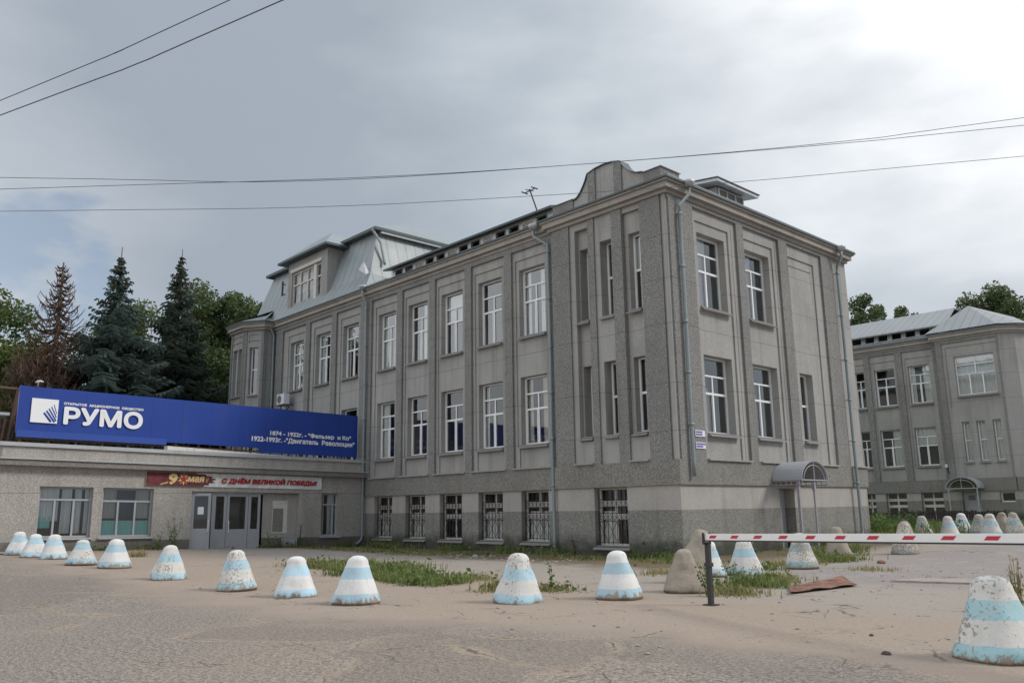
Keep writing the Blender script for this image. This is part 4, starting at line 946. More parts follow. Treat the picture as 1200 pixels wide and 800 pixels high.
def bollard(x, y, h, kind, label, seed, rb=.43, tilt=(0, 0), group='painted concrete bollards round the yard', z=None):
    rg = random.Random(seed); n, m = 36, 18; vs = []; fs = []
    prof = []
    for j in range(m):
        t = j/(m-1)
        if t < .72: zz = t/.72*.84; r = 1-.595*zz/.84
        else: a = (t-.72)/.28*math.pi/2; zz = .84+.16*math.sin(a); r = .405*math.cos(a)**.8
        prof.append((max(r, .015)*rb, zz*h))
    rb *= rg.uniform(.95, 1.04); sd = rg.uniform(0, 90); ex = rg.uniform(2.2, 4.2); ph = rg.uniform(0, 1.5)
    for j, (r, zz) in enumerate(prof):
        for k in range(n):
            a = 2*math.pi*k/n; ca, sa = math.cos(a), math.sin(a)
            q = (abs(ca)**ex+abs(sa)**ex)**(-1/ex); q = 1+(q-1)*.55
            rr = r*q; p = Vector((rr*math.cos(a+ph), rr*math.sin(a+ph), zz))
            d = mnoise.noise(p*3.2+Vector((sd, 0, 0)))*(.045 if kind == 'bare' else .02) + mnoise.noise(p*9+Vector((0, sd, 0)))*(.03 if kind == 'bare' else .012) + mnoise.noise(p*25+Vector((0, 0, sd)))*.004
            k2 = 1+d/max(r, .12) if r > .03 else 1
            p.x *= k2; p.y *= k2
            rim = mnoise.noise(Vector((ca*3+sd, sa*3, 5)))
            if j <= 1 and rim > .18: p.x *= 1-.22*(rim-.18)*2; p.y *= 1-.22*(rim-.18)*2
            if j == 0: p.z += .03*max(0, mnoise.noise(Vector((ca*2+sd, sa*2, 0))))-.03; p.x *= .93; p.y *= .93
            if j == 1: p.z += .04*mnoise.noise(Vector((ca*4+sd, sa*4, 3)))
            vs.append(p)
    for j in range(m-1):
        for k in range(n): fs.append((j*n+k, j*n+(k+1) % n, (j+1)*n+(k+1) % n, (j+1)*n+k))
    fs.append(tuple(range(n))[::-1]); fs.append(tuple((m-1)*n+k for k in range(n)))
    mb = MB(); mb.add(vs, fs); o = mb.obj('bollard', BM[kind], None, True)
    o.location = (x, y, gz_(x, y) if z is None else z); o.rotation_euler = (tilt[0]+rg.uniform(-.05, .05), tilt[1]+rg.uniform(-.05, .05), 0)
    return tag(o, label, 'bollard', group)
RB = [
 (-16.3,-14.7,.755,'fresh','blue and white striped cone bollard at the far left end of the roadside row'),
 (-14.75,-14.6,.73,'fresh','striped cone bollard second from the left end of the row'),
 (-13.4,-14.37,.757,'fresh','striped cone bollard with dark chips on its lower band below the curtained window'),
 (-10.5,-14.37,.70,'worn','short weathered bollard with blotchy peeling paint in front of the gap between the entrance windows'),
 (-8.8,-14.0,.775,'fresh','clean striped bollard with a dark tip in front of the turquoise-blind window'),
 (-4.6,-14.1,.79,'worn','striped bollard with grey speckled cap standing left of the entrance doors'),
 (-1.3,-13.9,.82,'worn','bollard with crumbled brown base in front of the entrance doors'),
 (.72,-13.62,.76,'fresh','lower neat striped bollard between the entrance doors and the grass patch'),
 (2.78,-13.54,.83,'fresh','tall striped bollard beside the grass patch'),
 (4.8,-11.51,.84,'worn','striped bollard with broken brown base before the mid-facade drainpipe'),
 (5.81,-9.96,.84,'fresh','clean striped bollard with pointed tip in front of the corner basement window'),
 (5.99,-8.23,.80,'bare','unpainted grey concrete bollard with cracked base beside the barrier post'),
 (4.68,-4.02,.81,'worn','striped bollard with a broad teal band behind the barrier arm among weeds'),
 (4.7,-1.4,.89,'peeled','pale blotched bollard with reddish cap in front of the canopy door'),
 (3.52,3.0,.90,'bare','bare pale bollard with rounded cap at the foot of the end drainpipe'),
 (4.6,5.2,.97,'peeled','faded grey-blue bollard first in the rear row past the building corner'),
 (2.48,10.4,.86,'bare','small brown-grey bollard half hidden behind the first of the rear row'),
 (.85,16.2,.88,'peeled','dull bluish bollard second in the rear row in front of the picket fence'),
 (2.0,16.0,.88,'worn','pale bollard with turquoise middle in front of the rear canopy'),
 (1.0,20.3,.90,'fresh','smaller bright blue banded bollard set back behind the rear row'),
 (2.1,19.2,.87,'peeled','dark mottled brown bollard in the middle of the rear row'),
 (2.9,18.2,.92,'worn','bollard with vivid blue band right of the mottled brown one'),
 (2.75,20.2,.93,'bare','shadowy grey bollard at the back between the vivid blue and whitish ones'),
 (3.6,19.0,.95,'peeled','whitish bollard with turquoise foot at the right end of the rear row'),
]
for i, (x, y, h_, kd, lb) in enumerate(RB): bollard(x, y, h_, kd, lb, 100+i)
bollard(12.66, -11.98, .84, 'flaking', 'large nearest bollard with flaking white and turquoise paint beside the sandy road edge', 555, .44)
# toppled bollard behind the bare one and a white one behind the post
bollard(4.92, -6.6, 1.16, 'bare', 'big brown toppled concrete bollard leaning behind the bare grey one', 77, .46, (R(-12), R(12)), z=.0)
bollard(4.3, -4.95, .80, 'fresh', 'white and pale blue bollard mostly hidden behind the barrier post', 78, .40)

# ------------------------------------------------------------------ boom barrier
M_boomw = m_plain('boom_white', (.78, .77, .75), .4, 0, .05, 2, dirt=.12, dirtcol=(.45,.4,.35)); M_boomr = m_plain('boom_red', (.50, .02, .045), .45, 0, .12, 9)
P0 = Vector((7.62, -9.83, 1.10)); P1 = Vector((14.9, -12.38, 1.26)); dB = (P1-P0).normalized(); sB = Vector((dB.y, -dB.x, 0)).normalized(); uB = sB.cross(dB)*-1
if uB.z < 0: uB = -uB
boom = thing('boom_barrier', (14.9, -12.38, 0), 'white barrier arm with red slanted marks across the driveway', 'barrier')
def FBm(u, d, z): return tuple(P0+dB*u+sB*d+uB*z)
Lb = (P1-P0).length
q = MB(); q.fbox(FBm, 0, Lb, -.04, .04, -.05, .05); q.obj('arm', M_boomw, boom)
q = MB(); q.fbox(FBm, 0, Lb, -.045, .045, -.07, -.0502); q.obj('underside_strip', M_black, boom)  # separate dark strip along the underside of the arm
for i in range(13):
    a = .16+i*.56
    q = MB()
    for d in (.043, -.043): q.add([FBm(a, d, -.022), FBm(a+.17, d, -.022), FBm(a+.22, d, .024), FBm(a+.05, d, .024)], [(0,1,2,3)])
    q.obj('red_mark', M_boomr, boom)
q = MB(); q.box(14.78, 15.12, -12.57, -12.23, .06, 1.12); q.box(14.7, 15.2, -12.65, -12.15, 0, .06); q.box(14.74, 15.16, -12.61, -12.19, 1.12, 1.16); q.obj('cabinet', M_grey, boom)
bp = thing('barrier_post', (7.65, -9.81, 0), 'slim dark steel post with forked top catching the barrier arm', 'post')
q = MB(); q.bar((7.65, -9.81, 0), (7.65, -9.81, 1.0), .075); q.bar((7.65, -9.81, .62), (7.65, -9.81, .68), .11); q.box(7.55, 7.75, -9.91, -9.71, 0, .02); q.obj('upright', M_black, bp)
q = MB(); c0 = P0+dB*.04
for s_ in (-1, 1): a = c0+sB*.065*s_; q.bar((a.x, a.y, .98), (a.x, a.y, 1.17), .03)
q.bar(tuple(c0+sB*-.07+Vector((0,0,-.1))), tuple(c0+sB*.07+Vector((0,0,-.1))), .035); q.obj('fork', M_black, bp)

# ------------------------------------------------------------------ overhead cables
M_cable = m_plain('cable_sheath', (.10, .10, .11), .6)
def cable(name_label, pts, r=.012, ext=22):
    P = [Vector(p) for p in pts]
    d0 = (P[0]-P[1]).normalized(); d1 = (P[-1]-P[-2]).normalized()
    P = [P[0]+d0*ext] + P + [P[-1]+d1*ext]
    fine = []
    for i in range(len(P)-1):
        p0, p1, p2, p3 = P[max(i-1, 0)], P[i], P[i+1], P[min(i+2, len(P)-1)]
        for k in range(6):
            t = k/6; fine.append(.5*((2*p1)+(p2-p0)*t+(2*p0-5*p1+4*p2-p3)*t*t+(3*p1-p0-3*p2+p3)*t**3))
    fine.append(P[-1])
    q = MB(); q.tube(fine, r*.72, 5); o = q.obj('overhead_cable', M_cable, None, True); rebase(o, fine[len(fine)//2])
    tag(o, name_label, 'cable')
cable('upper strand of the double cable crossing the whole sky above the gable', [(-2.56,-18.76,8.30),(1.53,-14.32,8.13),(5.62,-9.9,8.42),(9.15,-6.07,8.83),(11.54,-3.48,9.27)], .009)
cable('lower strand of the double cable crossing the whole sky above the gable', [(-2.54,-18.74,8.05),(2.46,-13.32,8.19),(5.65,-9.93,8.40),(9.15,-6.09,8.78),(11.53,-3.5,9.10)], .009)
cable('lowest thin cable crossing in front of the corner gable', [(-2.5,-18.7,7.58),(1.55,-14.31,7.57),(4.44,-11.17,7.72),(7.41,-7.96,7.96),(11.47,-3.57,8.43)], .008)
cable('upper of the two steep cables in the top left of the sky', [(1.73,-19.59,8.0),(4.35,-18.7,8.0),(6.61,-18.02,8.0)], .010)
cable('lower of the two steep cables in the top left of the sky', [(1.64,-19.55,7.8),(4.61,-18.48,7.8),(7.33,-17.65,7.8)], .012)

# ------------------------------------------------------------------ plants
def m_leaf(name, a, b, hue=.5):
    s = NT(name); v = s.coord(); n = s.noise(v, .8, 4, .6); n2 = s.noise(v, 9, 2)
    c = s.mix(s.ss(n, .35, .65), a, b); c = s.mix(s.m('MULTIPLY', n2, .35), c, tuple(q*1.5 for q in b))
    bs = s.bsdf(c, .7, spec=.25)
    tr = s.n('ShaderNodeBsdfTranslucent'); s.put(tr.inputs[0], s.mix(.5, c, b)); mx = s.n('ShaderNodeMixShader'); mx.inputs[0].default_value = .3
    s.l(bs.outputs[0], mx.inputs[1]); s.l(tr.outputs[0], mx.inputs[2]); s.l(mx.outputs[0], s.o.inputs[0]); return s.mat
M_bark = m_plain('bark', (.10, .075, .055), .95, 0, .4, 5, bumps=.5)
M_leafA = m_leaf('maple_leaves', (.05,.078,.02), (.115,.148,.045)); M_leafB = m_leaf('birch_leaves', (.065,.095,.036), (.11,.145,.055)); M_leafC = m_leaf('lime_leaves', (.065,.095,.038), (.12,.15,.065))
M_leafD = m_leaf('dark_lime_leaves', (.06,.092,.036), (.115,.155,.062)); M_needle = m_leaf('spruce_needles', (.055,.082,.072), (.105,.145,.125)); M_needle2 = m_leaf('dark_spruce_needles', (.044,.064,.052), (.085,.105,.082)); M_dead = m_leaf('dead_twigs', (.085,.05,.036), (.14,.09,.066)); M_cone = m_leaf('cone_brown', (.10,.06,.03), (.16,.09,.05))
M_grass = m_leaf('grass_blades', (.10,.13,.035), (.20,.225,.08)); M_weed = m_leaf('weed_leaves', (.065,.105,.03), (.13,.18,.055)); M_dry = m_leaf('dry_grass', (.20,.17,.07), (.30,.26,.12))

def leaf_quad(mb, c, size, rg, up=.35):
    n = Vector((rg.gauss(0, 1), rg.gauss(0, 1), rg.gauss(0, 1)+up)).normalized()
    a = n.cross(Vector((rg.gauss(0, 1), rg.gauss(0, 1), rg.gauss(0, 1)))).normalized(); b = n.cross(a)
    s = size*rg.uniform(.6, 1.3); mb.add([c-a*s-b*s*.25, c-b*s*.55+a*s*.1, c+a*s, c+b*s*.6], [(0, 1, 2, 3)])
def tree(name, base, h, clumps, n, size, mat, label, seed, cat='tree', droop=0.0, group=None, trunk_r=.28, sil=0):
    rg = random.Random(seed); base = Vector((base[0], base[1], gz_(base[0], base[1]))); t = thing(name, base, label, cat, group)
    tk = MB(); bend = [base+Vector((rg.uniform(-.25, .25)*k, rg.uniform(-.25, .25)*k, h*.2*k)) for k in range(5)]
    tk.tube([base+Vector((0,0,-.2))]+bend[1:], [trunk_r, trunk_r*.8, trunk_r*.6, trunk_r*.4, trunk_r*.15], 8)
    for (cx, cy, cz, rx, rz) in clumps:
        c = base+Vector((cx, cy, cz)); k = max(1, min(3, int(cz/h/.2)-1)); s0 = bend[k]
        mid = s0.lerp(c, .5)+Vector((0, 0, -.3)); tk.tube([s0, mid, c], [trunk_r*.35, trunk_r*.2, .03], 5)
    tk.obj('trunk', M_bark, t, True)
    cr = MB(); tot = sum(c[3]**2*c[4] for c in clumps)
    for (cx, cy, cz, rx, rz) in clumps:
        c = base+Vector((cx, cy, cz)); ns = max(7, int(rx*5)); subs = []
        for _ in range(ns):
            d = Vector((rg.gauss(0, 1), rg.gauss(0, 1), rg.gauss(0, 1))).normalized()*rg.uniform(.45, 1.0); subs.append((c+Vector((d.x*rx, d.y*rx, d.z*rz)), rg.uniform(.34, .6)*rx))
        m_ = int(n*rx**2*rz/tot)
        for _ in range(m_):
            sc0, sr = rg.choice(subs); d = Vector((rg.gauss(0, 1), rg.gauss(0, 1), rg.gauss(0, .8)))*.5
            if d.length > .95: d *= .95/d.length*rg.uniform(.8, 1)
            d *= sr
            p = sc0+d
            if droop:
                p.z -= abs(rg.gauss(0, droop)); s = size*rg.uniform(.6, 1.2); dx = Vector((rg.gauss(0, .3), rg.gauss(0, .3), -1)).normalized(); w = Vector((rg.gauss(0,1), rg.gauss(0,1), 0)).normalized()*s*.22
                cr.add([p-w, p+w, p+dx*s*1.6+w*.6, p+dx*s*1.6-w*.6], [(0, 1, 2, 3)])
            else: leaf_quad(cr, p, size, rg)
    cr.obj('crown', mat, t); return t
def spruce(base, h, rmax, mat, label, seed, top_bare=.12, n_lv=78, cones=True):
    rg = random.Random(seed); base = Vector((base[0], base[1], gz_(base[0], base[1]))); t = thing('spruce_tree', base, label, 'tree')
    tk = MB(); tk.tube([base+Vector((0, 0, -.2)), base+Vector((0, 0, h*.5)), base+Vector((0, 0, h+.55))], [.3, .17, .02], 8); tk.obj('trunk', M_bark, t, True)
    cr = MB(); cn = MB()
    for i in range(n_lv):
        f = (i+rg.uniform(0, .8))/n_lv; z = h*(.10+.90*f); rr = rmax*((1-f)**1.0)*rg.uniform(.62, 1.15)+.14
        nb = max(6, int(5+rr*2.4))
        for k in range(nb):
            a = rg.uniform(0, 2*math.pi); ln = rr*rg.uniform(.5, 1.2); dr = ln*rg.uniform(.12, .34); d = Vector((math.cos(a), math.sin(a), 0)); sd = Vector((-d.y, d.x, 0))
            m_ = max(4, int(ln/.20))
            for q in range(m_):
                tq = (q+.6)/m_; p = base+Vector((0, 0, z))+d*ln*tq+Vector((0, 0, -dr*math.sin(tq*2.2)+.08*ln*tq*tq*2))
                wdt = (.12+.30*ln*.35*(1-abs(tq-.55)))*rg.uniform(.7, 1.3)*min(1, .22+rr*.75)
                for s_ in (-1, 1):
                    e_ = p+sd*s_*wdt*1.6+d*wdt*.6+Vector((0, 0, -rg.uniform(.05, .32)*wdt*2.2))
                    k_ = min(1, .35+rr*.3)*.75; cr.add([p-d*.10*k_, p+d*.20*k_+Vector((0, 0, .04)), e_+d*.1*k_, e_-Vector((0, 0, .13*k_))], [(0, 1, 2, 3)])
                if rg.random() < .6:
                    e_ = p+Vector((rg.gauss(0, .08), rg.gauss(0, .08), -rg.uniform(.18, .5)*min(1, .2+rr*.6))); cr.add([p-sd*.1, p+sd*.1, e_+sd*.05, e_-sd*.05], [(0, 1, 2, 3)])
            if cones and f > .8 and rg.random() < .5:
                p = base+Vector((0, 0, z))+d*ln*rg.uniform(.4, .9); cn.tube([p, p+Vector((0, 0, -.22))], [.05, .03], 5)
    cr.obj('crown', mat, t)
    if cones: cn.obj('cones', M_cone, t)
    return t
def dead_spruce(base, h, rmax, label, seed):
    rg = random.Random(seed); base = Vector((base[0], base[1], gz_(base[0], base[1]))); t = thing('dead_spruce', base, label, 'tree')
    tk = MB(); tk.tube([base+Vector((0, 0, -.2)), base+Vector((0, 0, h*.5)), base+Vector((.1, 0, h))], [.3, .18, .04], 8); tk.obj('trunk', M_bark, t, True)
    br = MB()
    for i in range(72):
        f = (i+rg.random())/72; z = h*(.22+.77*f); rr = rmax*(1-f)**.75+.25; nb = 6 if f > .55 else 13
        for k in range(nb):
            a = rg.uniform(0, 2*math.pi); ln = rr*rg.uniform(.55, 1.1); d = Vector((math.cos(a), math.sin(a), 0)); o = base+Vector((0, 0, z))
            pts = [o+d*ln*q+Vector((0, 0, ln*(-.38*math.sin(q*2.3)+.52*q**2.5))) for q in (0, .3, .6, .85, 1)]
            br.tube(pts, [.045, .04, .03, .022, .012], 4, False)
            m_ = int(ln*(4 if f > .55 else 22))
            for _ in range(m_):
                q = rg.uniform(.25, 1); p = o+d*ln*q+Vector((0, 0, ln*(-.38*math.sin(q*2.3)+.52*q**2.5))); w = Vector((rg.gauss(0, 1), rg.gauss(0, 1), rg.gauss(0, .3))).normalized()*.03
                e_ = p+Vector((rg.gauss(0, .16), rg.gauss(0, .16), -rg.uniform(.12, .45))); br.add([p-w, p+w, e_], [(0, 1, 2)])
    br.obj('branches', M_dead, t); return t
dead_spruce((-34.65, -9.84), 15.4, 3.0, 'bare brown dead spruce with upturned branches behind the billboard', 11)
spruce((-33.9, -6.97), 16.3, 5.2, M_needle, 'blue-green spruce with slender pointed top standing between two other conifers', 12)
spruce((-36.6, -2.46), 17.9, 5.2, M_needle2, 'dark green spruce with brownish top nearest the bay tower', 13)
tree('maple_tree', (-42.8, -11.2), 15.5, [(0,0,11.5,3.0,3.2),(-2.2,-1.5,9,2.8,2.6),(2.0,1.2,9.2,2.4,2.6),(0,0,6.5,3.6,2.6),(-3.5,-3.5,11,2.2,2.2),(-2,-4.5,7.5,3,2.6),(-1,-2,4.5,4,2)], 46000, .13, M_leafA, 'bright yellow-green maple at the far left behind the dead spruce', 21)
tree('birch_tree', (-42.7, 3.4), 18, [(0,0,14.5,2.8,3.4),(2.2,1.5,11.5,3.0,3.4),(-2.2,-1.8,11.5,3.0,3.2),(0,0,8.5,4.2,3.4),(3.5,3.0,12.8,2.4,3.0),(-1,-1,5,4.4,2.6),(-3.6,-3.2,9,2.8,3),(4.5,4,9,3,3)], 70000, .17, M_leafB, 'drooping dull green birch left of the bay tower', 22, droop=.7)
tree('birch_tree', (-47, 9.5), 20, [(0,0,16.5,1.8,3.4),(1,.5,13,2.6,3),(-1,-1,11,3,3)], 34000, .16, M_leafB, 'thin-topped birch rising just behind the bay tower roof', 23, droop=.6)
tree('lime_tree', (-40.5, 1.6), 17.5, [(0,0,15.4,2.0,2.2),(1.6,1.3,13.2,2.6,2.8),(-1.7,-1.4,12.6,2.6,2.8),(0,0,9.5,4.2,3.6),(0,0,5.5,4,2.6),(2.8,2.6,14.6,1.7,2.2)], 80000, .13, M_leafD, 'dense dark green tree filling the gap between the right spruce and the bay tower', 29)
tree('lime_tree', (-50.5, -.2), 19.2, [(0,0,15.5,2.8,2.8),(2,1.5,12.5,3,3),(-2,-2,12.5,3,3),(0,0,9,4.5,3.4),(0,-5,7,4,3.4),(-2,-7,10,3,2.6)], 42000, .15, M_leafC, 'rounded green lime tree seen between the two living spruces', 24)
tree('lime_tree', (-13.9, 46.9), 18.3, [(0,0,16.9,2.0,1.9),(-1.4,-.9,15.0,2.0,2.0),(1.9,1.4,15.8,1.7,1.7),(3.0,2,14,1.6,1.6),(0,0,12,3.4,2.4)], 22000, .14, M_leafC, 'green tree just past the right edge of the long building roof', 25)
tree('maple_tree', (-5.4, 50.2), 19.2, [(0,0,16.0,2.1,2.0),(1.7,1.2,14.8,1.8,1.8),(-1.7,-1.2,14.2,1.8,1.7),(.4,0,12.3,3.2,2.0)], 26000, .14, M_leafC, 'dense round tree rising behind the pointed bay roof', 26)
tree('lime_tree', (-1.2, 53), 17.5, [(0,0,14.2,2.3,2.2),(1.5,1,12.4,2.4,2.0)], 9000, .19, M_leafC, 'tree cut by the right edge of the picture behind the bay roof', 27)
tree('lime_tree', (-9.2, 52), 16.6, [(0,0,14.3,1.2,1.5),(0,0,12.4,1.8,1.6)], 4500, .17, M_leafC, 'little tree tip peeping over the rear roof beside its apex', 28)

# grass and weeds
def blades(mb, x, y, rg, h, w=.012, spread=.25):
    z = gz_(x, y)-.01; a = rg.uniform(0, 6.28); d = Vector((math.cos(a), math.sin(a), 0)); s = Vector((-d.y, d.x, 0))*w
    p = Vector((x, y, z)); q = p+d*h*spread*.4+Vector((0, 0, h*.6)); t = p+d*h*spread*rg.uniform(.8, 2.)+Vector((0, 0, h))
    mb.add([p-s, p+s, q+s*.8, q-s*.8, t], [(0, 1, 2, 3), (3, 2, 4)])
rg = random.Random(5); gr = MB(); dry = MB(); wd = MB()
def patch(cx, cy, rx, ry, n, h, mb, w=.012, leafy=0, clump=.25):
    k = max(3, int(n/60)); cs_ = [(cx+rx*rg.uniform(-1, 1)*.95, cy+ry*rg.uniform(-1, 1)*.95) for _ in range(k)]
    for _ in range(n):
        if rg.random() < .75: c = rg.choice(cs_); x, y = c[0]+rg.gauss(0, clump), c[1]+rg.gauss(0, clump)
        else: x, y = cx+rx*rg.gauss(0, .45), cy+ry*rg.gauss(0, .45)
        if rg.random() < leafy: leaf_quad(wd, Vector((x, y, gz_(x, y)+abs(rg.gauss(0, .5))*h)), rg.uniform(.03, .075), rg, .6)
        else: blades(mb, x, y, rg, h*rg.uniform(.45, 1.2), w)
def strip(x0, y0, x1, y1, wid, n, h, mb, leafy=.3):
    for _ in range(n):
        t = rg.random(); x = x0+(x1-x0)*t; y = y0+(y1-y0)*t+rg.gauss(0, wid)
        if mnoise.noise((x*.8, y*.8, 1.3)) < rg.uniform(-.3, .4): continue
        if rg.random() < leafy: leaf_quad(wd, Vector((x, y, gz_(x, y)+abs(rg.gauss(0, .55))*h)), rg.uniform(.03, .08), rg, .6)
        else: blades(mb, x, y, rg, h*rg.uniform(.4, 1.25))
patch(-1.6, -9.9, 1.6, .75, 2300, .23, gr, leafy=.45, clump=.2); patch(.5, -10.2, .7, .6, 800, .22, gr, leafy=.4, clump=.18); patch(-4.6, -8.6, 2.2, 1.0, 1500, .22, gr, leafy=.2); patch(.6, -8.9, .6, .4, 260, .16, dry, leafy=.3); patch(-5.2, -9.6, 1.2, .5, 800, .2, dry, leafy=.5)
strip(-18, -.5, -5.5, -.5, .3, 4200, .28, gr, .5); strip(-18, -1.6, -6, -2.0, .5, 1700, .11, gr, .4); strip(-17.5, -2.8, -8, -3.6, .5, 1800, .10, dry, .2)
strip(-5.5, -.45, .1, -.4, .22, 1700, .26, gr, .55); strip(-5, -1.6, 1, -1.9, .5, 1500, .14, dry, .3)
strip(.5, .2, .5, 5.2, .2, 600, .2, gr, .4); strip(.45, 7.5, .5, 13, .25, 1300, .35, gr, .5)
for yy in np.linspace(-14.6, -.6, 60): strip(-17.9, yy, -17.9, yy+.2, .05, 42, .3 if -11.5 < yy < -8.4 or yy > -5 else .14, gr, .45)
strip(-16.5, -14.9, -16.5, -14.2, .3, 100, .2, gr)
patch(-13.2, -11.9, .3, .2, 130, .25, dry, clump=.1); patch(6.3, -6.5, .6, .8, 750, .22, gr, leafy=.45); patch(6.9, -7.9, .5, .35, 420, .15, dry, leafy=.2); patch(6.1, -5.0, .4, .6, 420, .2, dry, leafy=.25)
patch(4.0, -2.4, .45, .7, 420, .2, gr, leafy=.3); patch(3.7, -.4, .5, .7, 500, .16, dry); patch(4.1, 1.6, .5, 1.0, 800, .22, gr, leafy=.3); patch(6.3, -1.2, .3, .4, 150, .12, dry); patch(3.0, -5.0, .4, .4, 250, .14, dry)
patch(2.4, 4.5, .7, 2.0, 1000, .25, gr, leafy=.3); patch(3.9, -9.7, .3, .3, 260, .16, dry, leafy=.3); patch(3.0, -10.3, .25, .25, 220, .26, dry, leafy=.4)
for _ in range(15000):
    x, y = rg.uniform(-8.5, 1.8), rg.uniform(13.3, 31)
    if x > -.3-(y-13)*.05 and rg.random() < .6: continue
    if rg.random() < .35: leaf_quad(wd, Vector((x, y, gz_(x, y)+rg.uniform(0, .6 if y < 20 else .3))), rg.uniform(.05, .12), rg, .6)
    else: blades(gr, x, y, rg, rg.uniform(.2, .7 if y < 20 else .4), .022)
for (mx, my, rr_) in ((-.9, 15.2, .9), (-2.2, 17.5, 1.1), (-.6, 18.2, .8), (-3.5, 20, 1.2)):
    for _ in range(1100): leaf_quad(wd, Vector((mx+rg.gauss(0, rr_*.5), my+rg.gauss(0, rr_*.5), gz_(mx, my)+abs(rg.gauss(.35, .3)))), rg.uniform(.04, .09), rg, .6)
tag(gr.obj('grass', M_grass), kind='stuff'); tag(dry.obj('dry_grass', M_dry), kind='stuff'); tag(wd.obj('weeds', M_weed), kind='stuff')

def weed_plant(x, y, h, n, label, seed, mat=None, cat='plant', spread=.18, blade=False):
    rg2 = random.Random(seed); t = thing('weed_plant', (x, y, gz_(x, y)), label, cat); st = MB(); lf = MB()
    for k in range(n):
        a = rg2.uniform(0, 6.28); s = rg2.uniform(.2, 1)*spread; hh = h*rg2.uniform(.6, 1); b = Vector((x+rg2.gauss(0, .04), y+rg2.gauss(0, .04), gz_(x, y)-.02)); tp_ = b+Vector((math.cos(a)*s, math.sin(a)*s, hh))
        st.tube([b, b.lerp(tp_, .5)+Vector((0, 0, .03)), tp_], [.008, .006, .003], 4, False)
        for q in range(int(hh*(9 if blade else 26))):
            f = rg2.uniform(.1, 1); p = b.lerp(tp_, f)+Vector((rg2.gauss(0, .035), rg2.gauss(0, .035), 0))
            leaf_quad(lf, p, rg2.uniform(.025, .06)*(1.25-f*.6), rg2, .4)
    st.obj('stem', M_weed if not blade else M_dry, t, True); lf.obj('leaves', mat or M_weed, t)
weed_plant(-17.7, -9.05, 1.35, 7, 'tall bushy weed against the entrance wall right of the turquoise-blind window', 1, spread=.3)
weed_plant(-17.75, -9.6, .8, 6, 'shorter weed at the foot of the entrance wall under the turquoise-blind window', 2, spread=.3)
weed_plant(-17.6, -5.0, .8, 4, 'spindly weed growing beside the glazed entrance doors', 3, spread=.35)
weed_plant(6.75, -8.55, .62, 8, 'leafy weed growing between the bare bollard and the barrier post', 4, spread=.22)
weed_plant(3.85, -9.75, .62, 2, 'lone upright sapling weed right of the broken-based bollard', 5, spread=.06)
weed_plant(5.75, -6.1, .5, 7, 'bushy weed at the foot of the teal-banded bollard', 6, spread=.3)
weed_plant(11.25, -6.6, .8, 16, 'clump of tall yellowish grass stalks behind the nearest bollard', 7, M_dry, 'plant', .16, True)
weed_plant(-4.2, -.45, .95, 3, 'tall dry dark weed stalk against the plinth right of the drainpipe', 8, M_dead, 'plant', .12)
weed_plant(-5.2, -.5, .6, 6, 'broad-leaved weed at the foot of the facade drainpipe', 9, spread=.28)

# low fence in front of the rear building
M_fence = m_plain('fence_dark_wood', (.045, .035, .03), .85, 0, .4, 8)
fe = thing('picket_fence', (-4.5, 30, gz_(-4.5, 30)), 'low dark brown picket fence in front of the rear building', 'fence')
q = MB(); rg3 = random.Random(3); xx = -7.9
while xx < -.1:
    q.box(xx, xx+(.13 if xx > -5.7 else .05), 29.97, 30.0, .2, 1.12+rg3.uniform(-.03, .05)); xx += .16 if xx > -5.7 else .2
q.obj('pickets', M_fence, fe)
q = MB(); q.box(-8, -.1, 30.003, 30.05, .55, .62); q.box(-8, -.1, 30.003, 30.05, .95, 1.02)
for xx in (-7.9, -5.7, -3.8, -1.9, -.15): q.box(xx, xx+.07, 30.05, 30.12, .2, 1.2)
q.obj('rails', M_fence, fe)

# rusty sheet, stones, debris
s = NT('rust_sheet'); v = s.coord(); n1 = s.noise(v, 6, 6, .65); s.bsdf(s.mix(s.ss(n1, .35, .65), (.10,.045,.028), (.26,.13,.085)), .9, bump=s.bump(n1, .4, .02)); M_rust = s.mat
q = MB(); nx, ny = 12, 6; pts = []
A_, B_, C_, D_ = Vector((7.75,-7.45,0)), Vector((7.2,-6.5,0)), Vector((7.3,-4.5,0)), Vector((8.0,-5.3,0))
for i in range(nx+1):
    for j in range(ny+1):
        p = A_.lerp(D_, i/nx).lerp(B_.lerp(C_, i/nx), j/ny); p.z = .02+.035*mnoise.noise((p.x*2, p.y*2, 4))+.07*(i/nx)**2*(j/ny)+gz_(p.x, p.y)+.03; pts.append(p)
q.add(pts, [(i*(ny+1)+j, (i+1)*(ny+1)+j, (i+1)*(ny+1)+j+1, i*(ny+1)+j+1) for i in range(nx) for j in range(ny)])
n0 = len(q.v); q.add([p-Vector((0, 0, .012)) for p in pts], [(i*(ny+1)+j+1, (i+1)*(ny+1)+j+1, (i+1)*(ny+1)+j, i*(ny+1)+j) for i in range(nx) for j in range(ny)])
ob = q.obj('rusty_sheet', M_rust, None, True); rebase(ob, (7.6, -6, 0)); tag(ob, 'rusty buckled metal sheet lying on the yard behind the barrier', 'metal sheet')
M_stone = m_plain('rubble_stone', (.33, .29, .25), .95, 0, .3, 12, bumps=.4); M_stone_d = m_plain('dark_rubble', (.07, .06, .055), .95, 0, .4, 12)
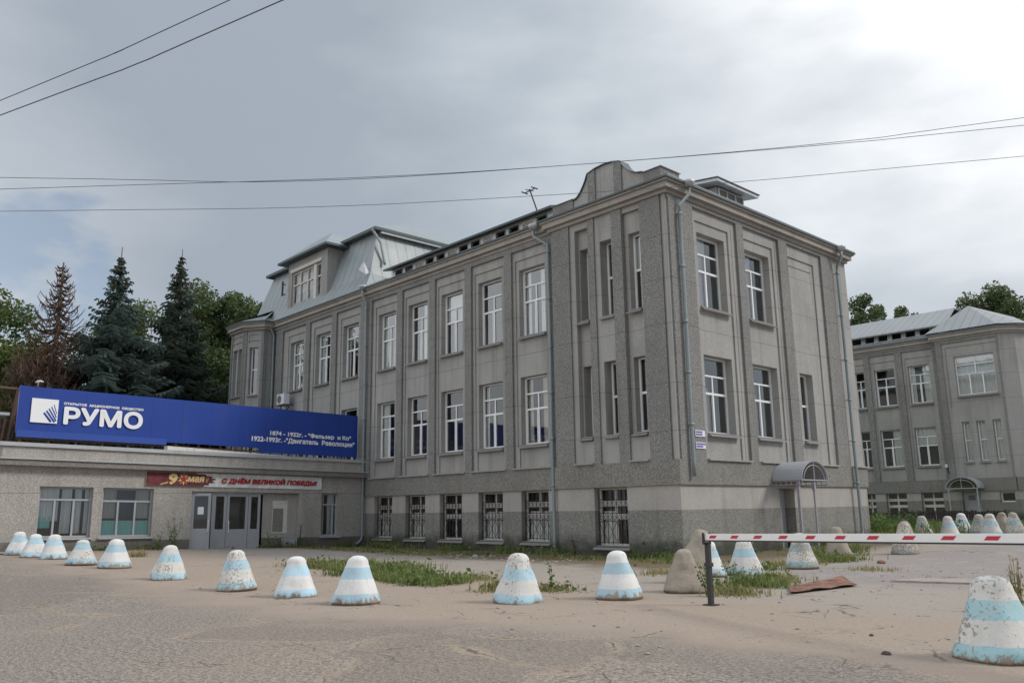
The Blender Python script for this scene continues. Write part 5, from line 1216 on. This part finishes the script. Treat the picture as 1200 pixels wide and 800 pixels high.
def stone(mb, x, y, r, rg_):
    c = Vector((x, y, gz_(x, y)+r*.25)); vs = []; n, m = 7, 5
    for j in range(m):
        t = math.pi*j/(m-1)
        for k in range(n):
            a = 2*math.pi*k/n; p = Vector((math.sin(t)*math.cos(a), math.sin(t)*math.sin(a), math.cos(t)*.6)); p *= r*(1+.35*mnoise.noise(p*1.7+Vector((x*9, y*9, 0)))); vs.append(c+p)
    mb.add(vs, [(j*n+k, (j+1)*n+k, (j+1)*n+(k+1) % n, j*n+(k+1) % n) for j in range(m-1) for k in range(n)])
rg4 = random.Random(9); q = MB()
for _ in range(260):
    x, y = rg4.uniform(-6, 13), rg4.uniform(-14.5, -5); stone(q, x, y, rg4.choice((.012, .016, .02, .03)), rg4)
for _ in range(90): stone(q, rg4.gauss(8.4, 1.1), rg4.gauss(-2.6, 1.3), rg4.choice((.015, .025, .04)), rg4)
for _ in range(160): stone(q, rg4.gauss(11.6, .8), rg4.gauss(-12.3, .7), rg4.choice((.008, .012, .016)), rg4)
for _ in range(120): stone(q, rg4.gauss(3.9, .5), rg4.gauss(-9.4, .3), rg4.choice((.015, .025, .035)), rg4)
for _ in range(160): stone(q, rg4.uniform(-11, -2), rg4.gauss(-3.3, .6), rg4.choice((.02, .03, .05)), rg4)
tag(q.obj('gravel', M_stone), kind='stuff')
for lab, x, y, r, m_ in (('dark flat stone lying left of the nearest bollard', 11.72, -12.53, .055, M_stone_d), ('small dark stone on the sand farther from the nearest bollard', 11.0, -11.3, .03, M_stone_d), ('pale rubble lump near the facade wall behind the grass', -6.0, -3.4, .13, M_stone), ('brown clod of earth on the yard near the pale bare bollard', 5.6, 1.2, .11, M_rust)):
    q = MB(); stone(q, x, y, r, rg4); ob = q.obj('stone', m_, None, True); rebase(ob, (x, y, gz_(x, y))); tag(ob, lab, 'stone')

# broken concrete slabs in the driveway
def slab_piece(pts, z, t, label, seed):
    rg_ = random.Random(seed); P = [Vector((x, y, 0)) for x, y in pts]; ring = []
    for i, p in enumerate(P):
        q_ = P[(i+1) % len(P)]
        for k in range(7):
            c = p.lerp(q_, k/7); c.x += rg_.gauss(0, .04); c.y += rg_.gauss(0, .04); c.z = gz_(c.x, c.y)+z-t; ring.append(c)
    mb = MB(); mb.prism(ring, (0, 0, t)); o = mb.obj('broken_slab', M_slab); rebase(o, (P[0].x, P[0].y, gz_(P[0].x, P[0].y))); tag(o, label, 'slab')
M_slab = m_plain('worn_slab', (.31, .27, .235), .95, 0, .25, 5, bumps=.4)
slab_piece([(8.0, -3.9), (9.6, -3.5), (9.9, -2.6), (8.3, -2.9)], .035, .1, 'broken pale concrete slab edge in the driveway behind the barrier', 1)
if 0: slab_piece([(7.9, -8.9), (8.9, -8.2), (8.6, -7.7), (7.8, -8.3)], .022, .1, 'low cracked concrete piece between the barrier post and the rusty sheet', 2)
lt = thing('wall_lamp', (-4.95, 35.9, 3.6), 'small white lamp on a bracket beside a lower window of the rear building', 'lamp')
q = MB(); q.box(-5.02, -4.86, 35.55, 35.8, 3.85, 4.05); q.obj('lamp_head', M_white, lt)
q = MB(); q.tube([(-4.94, 35.99, 3.45), (-4.94, 35.8, 3.5), (-4.94, 35.7, 3.84)], .03, 6); q.obj('bracket', M_black, lt)
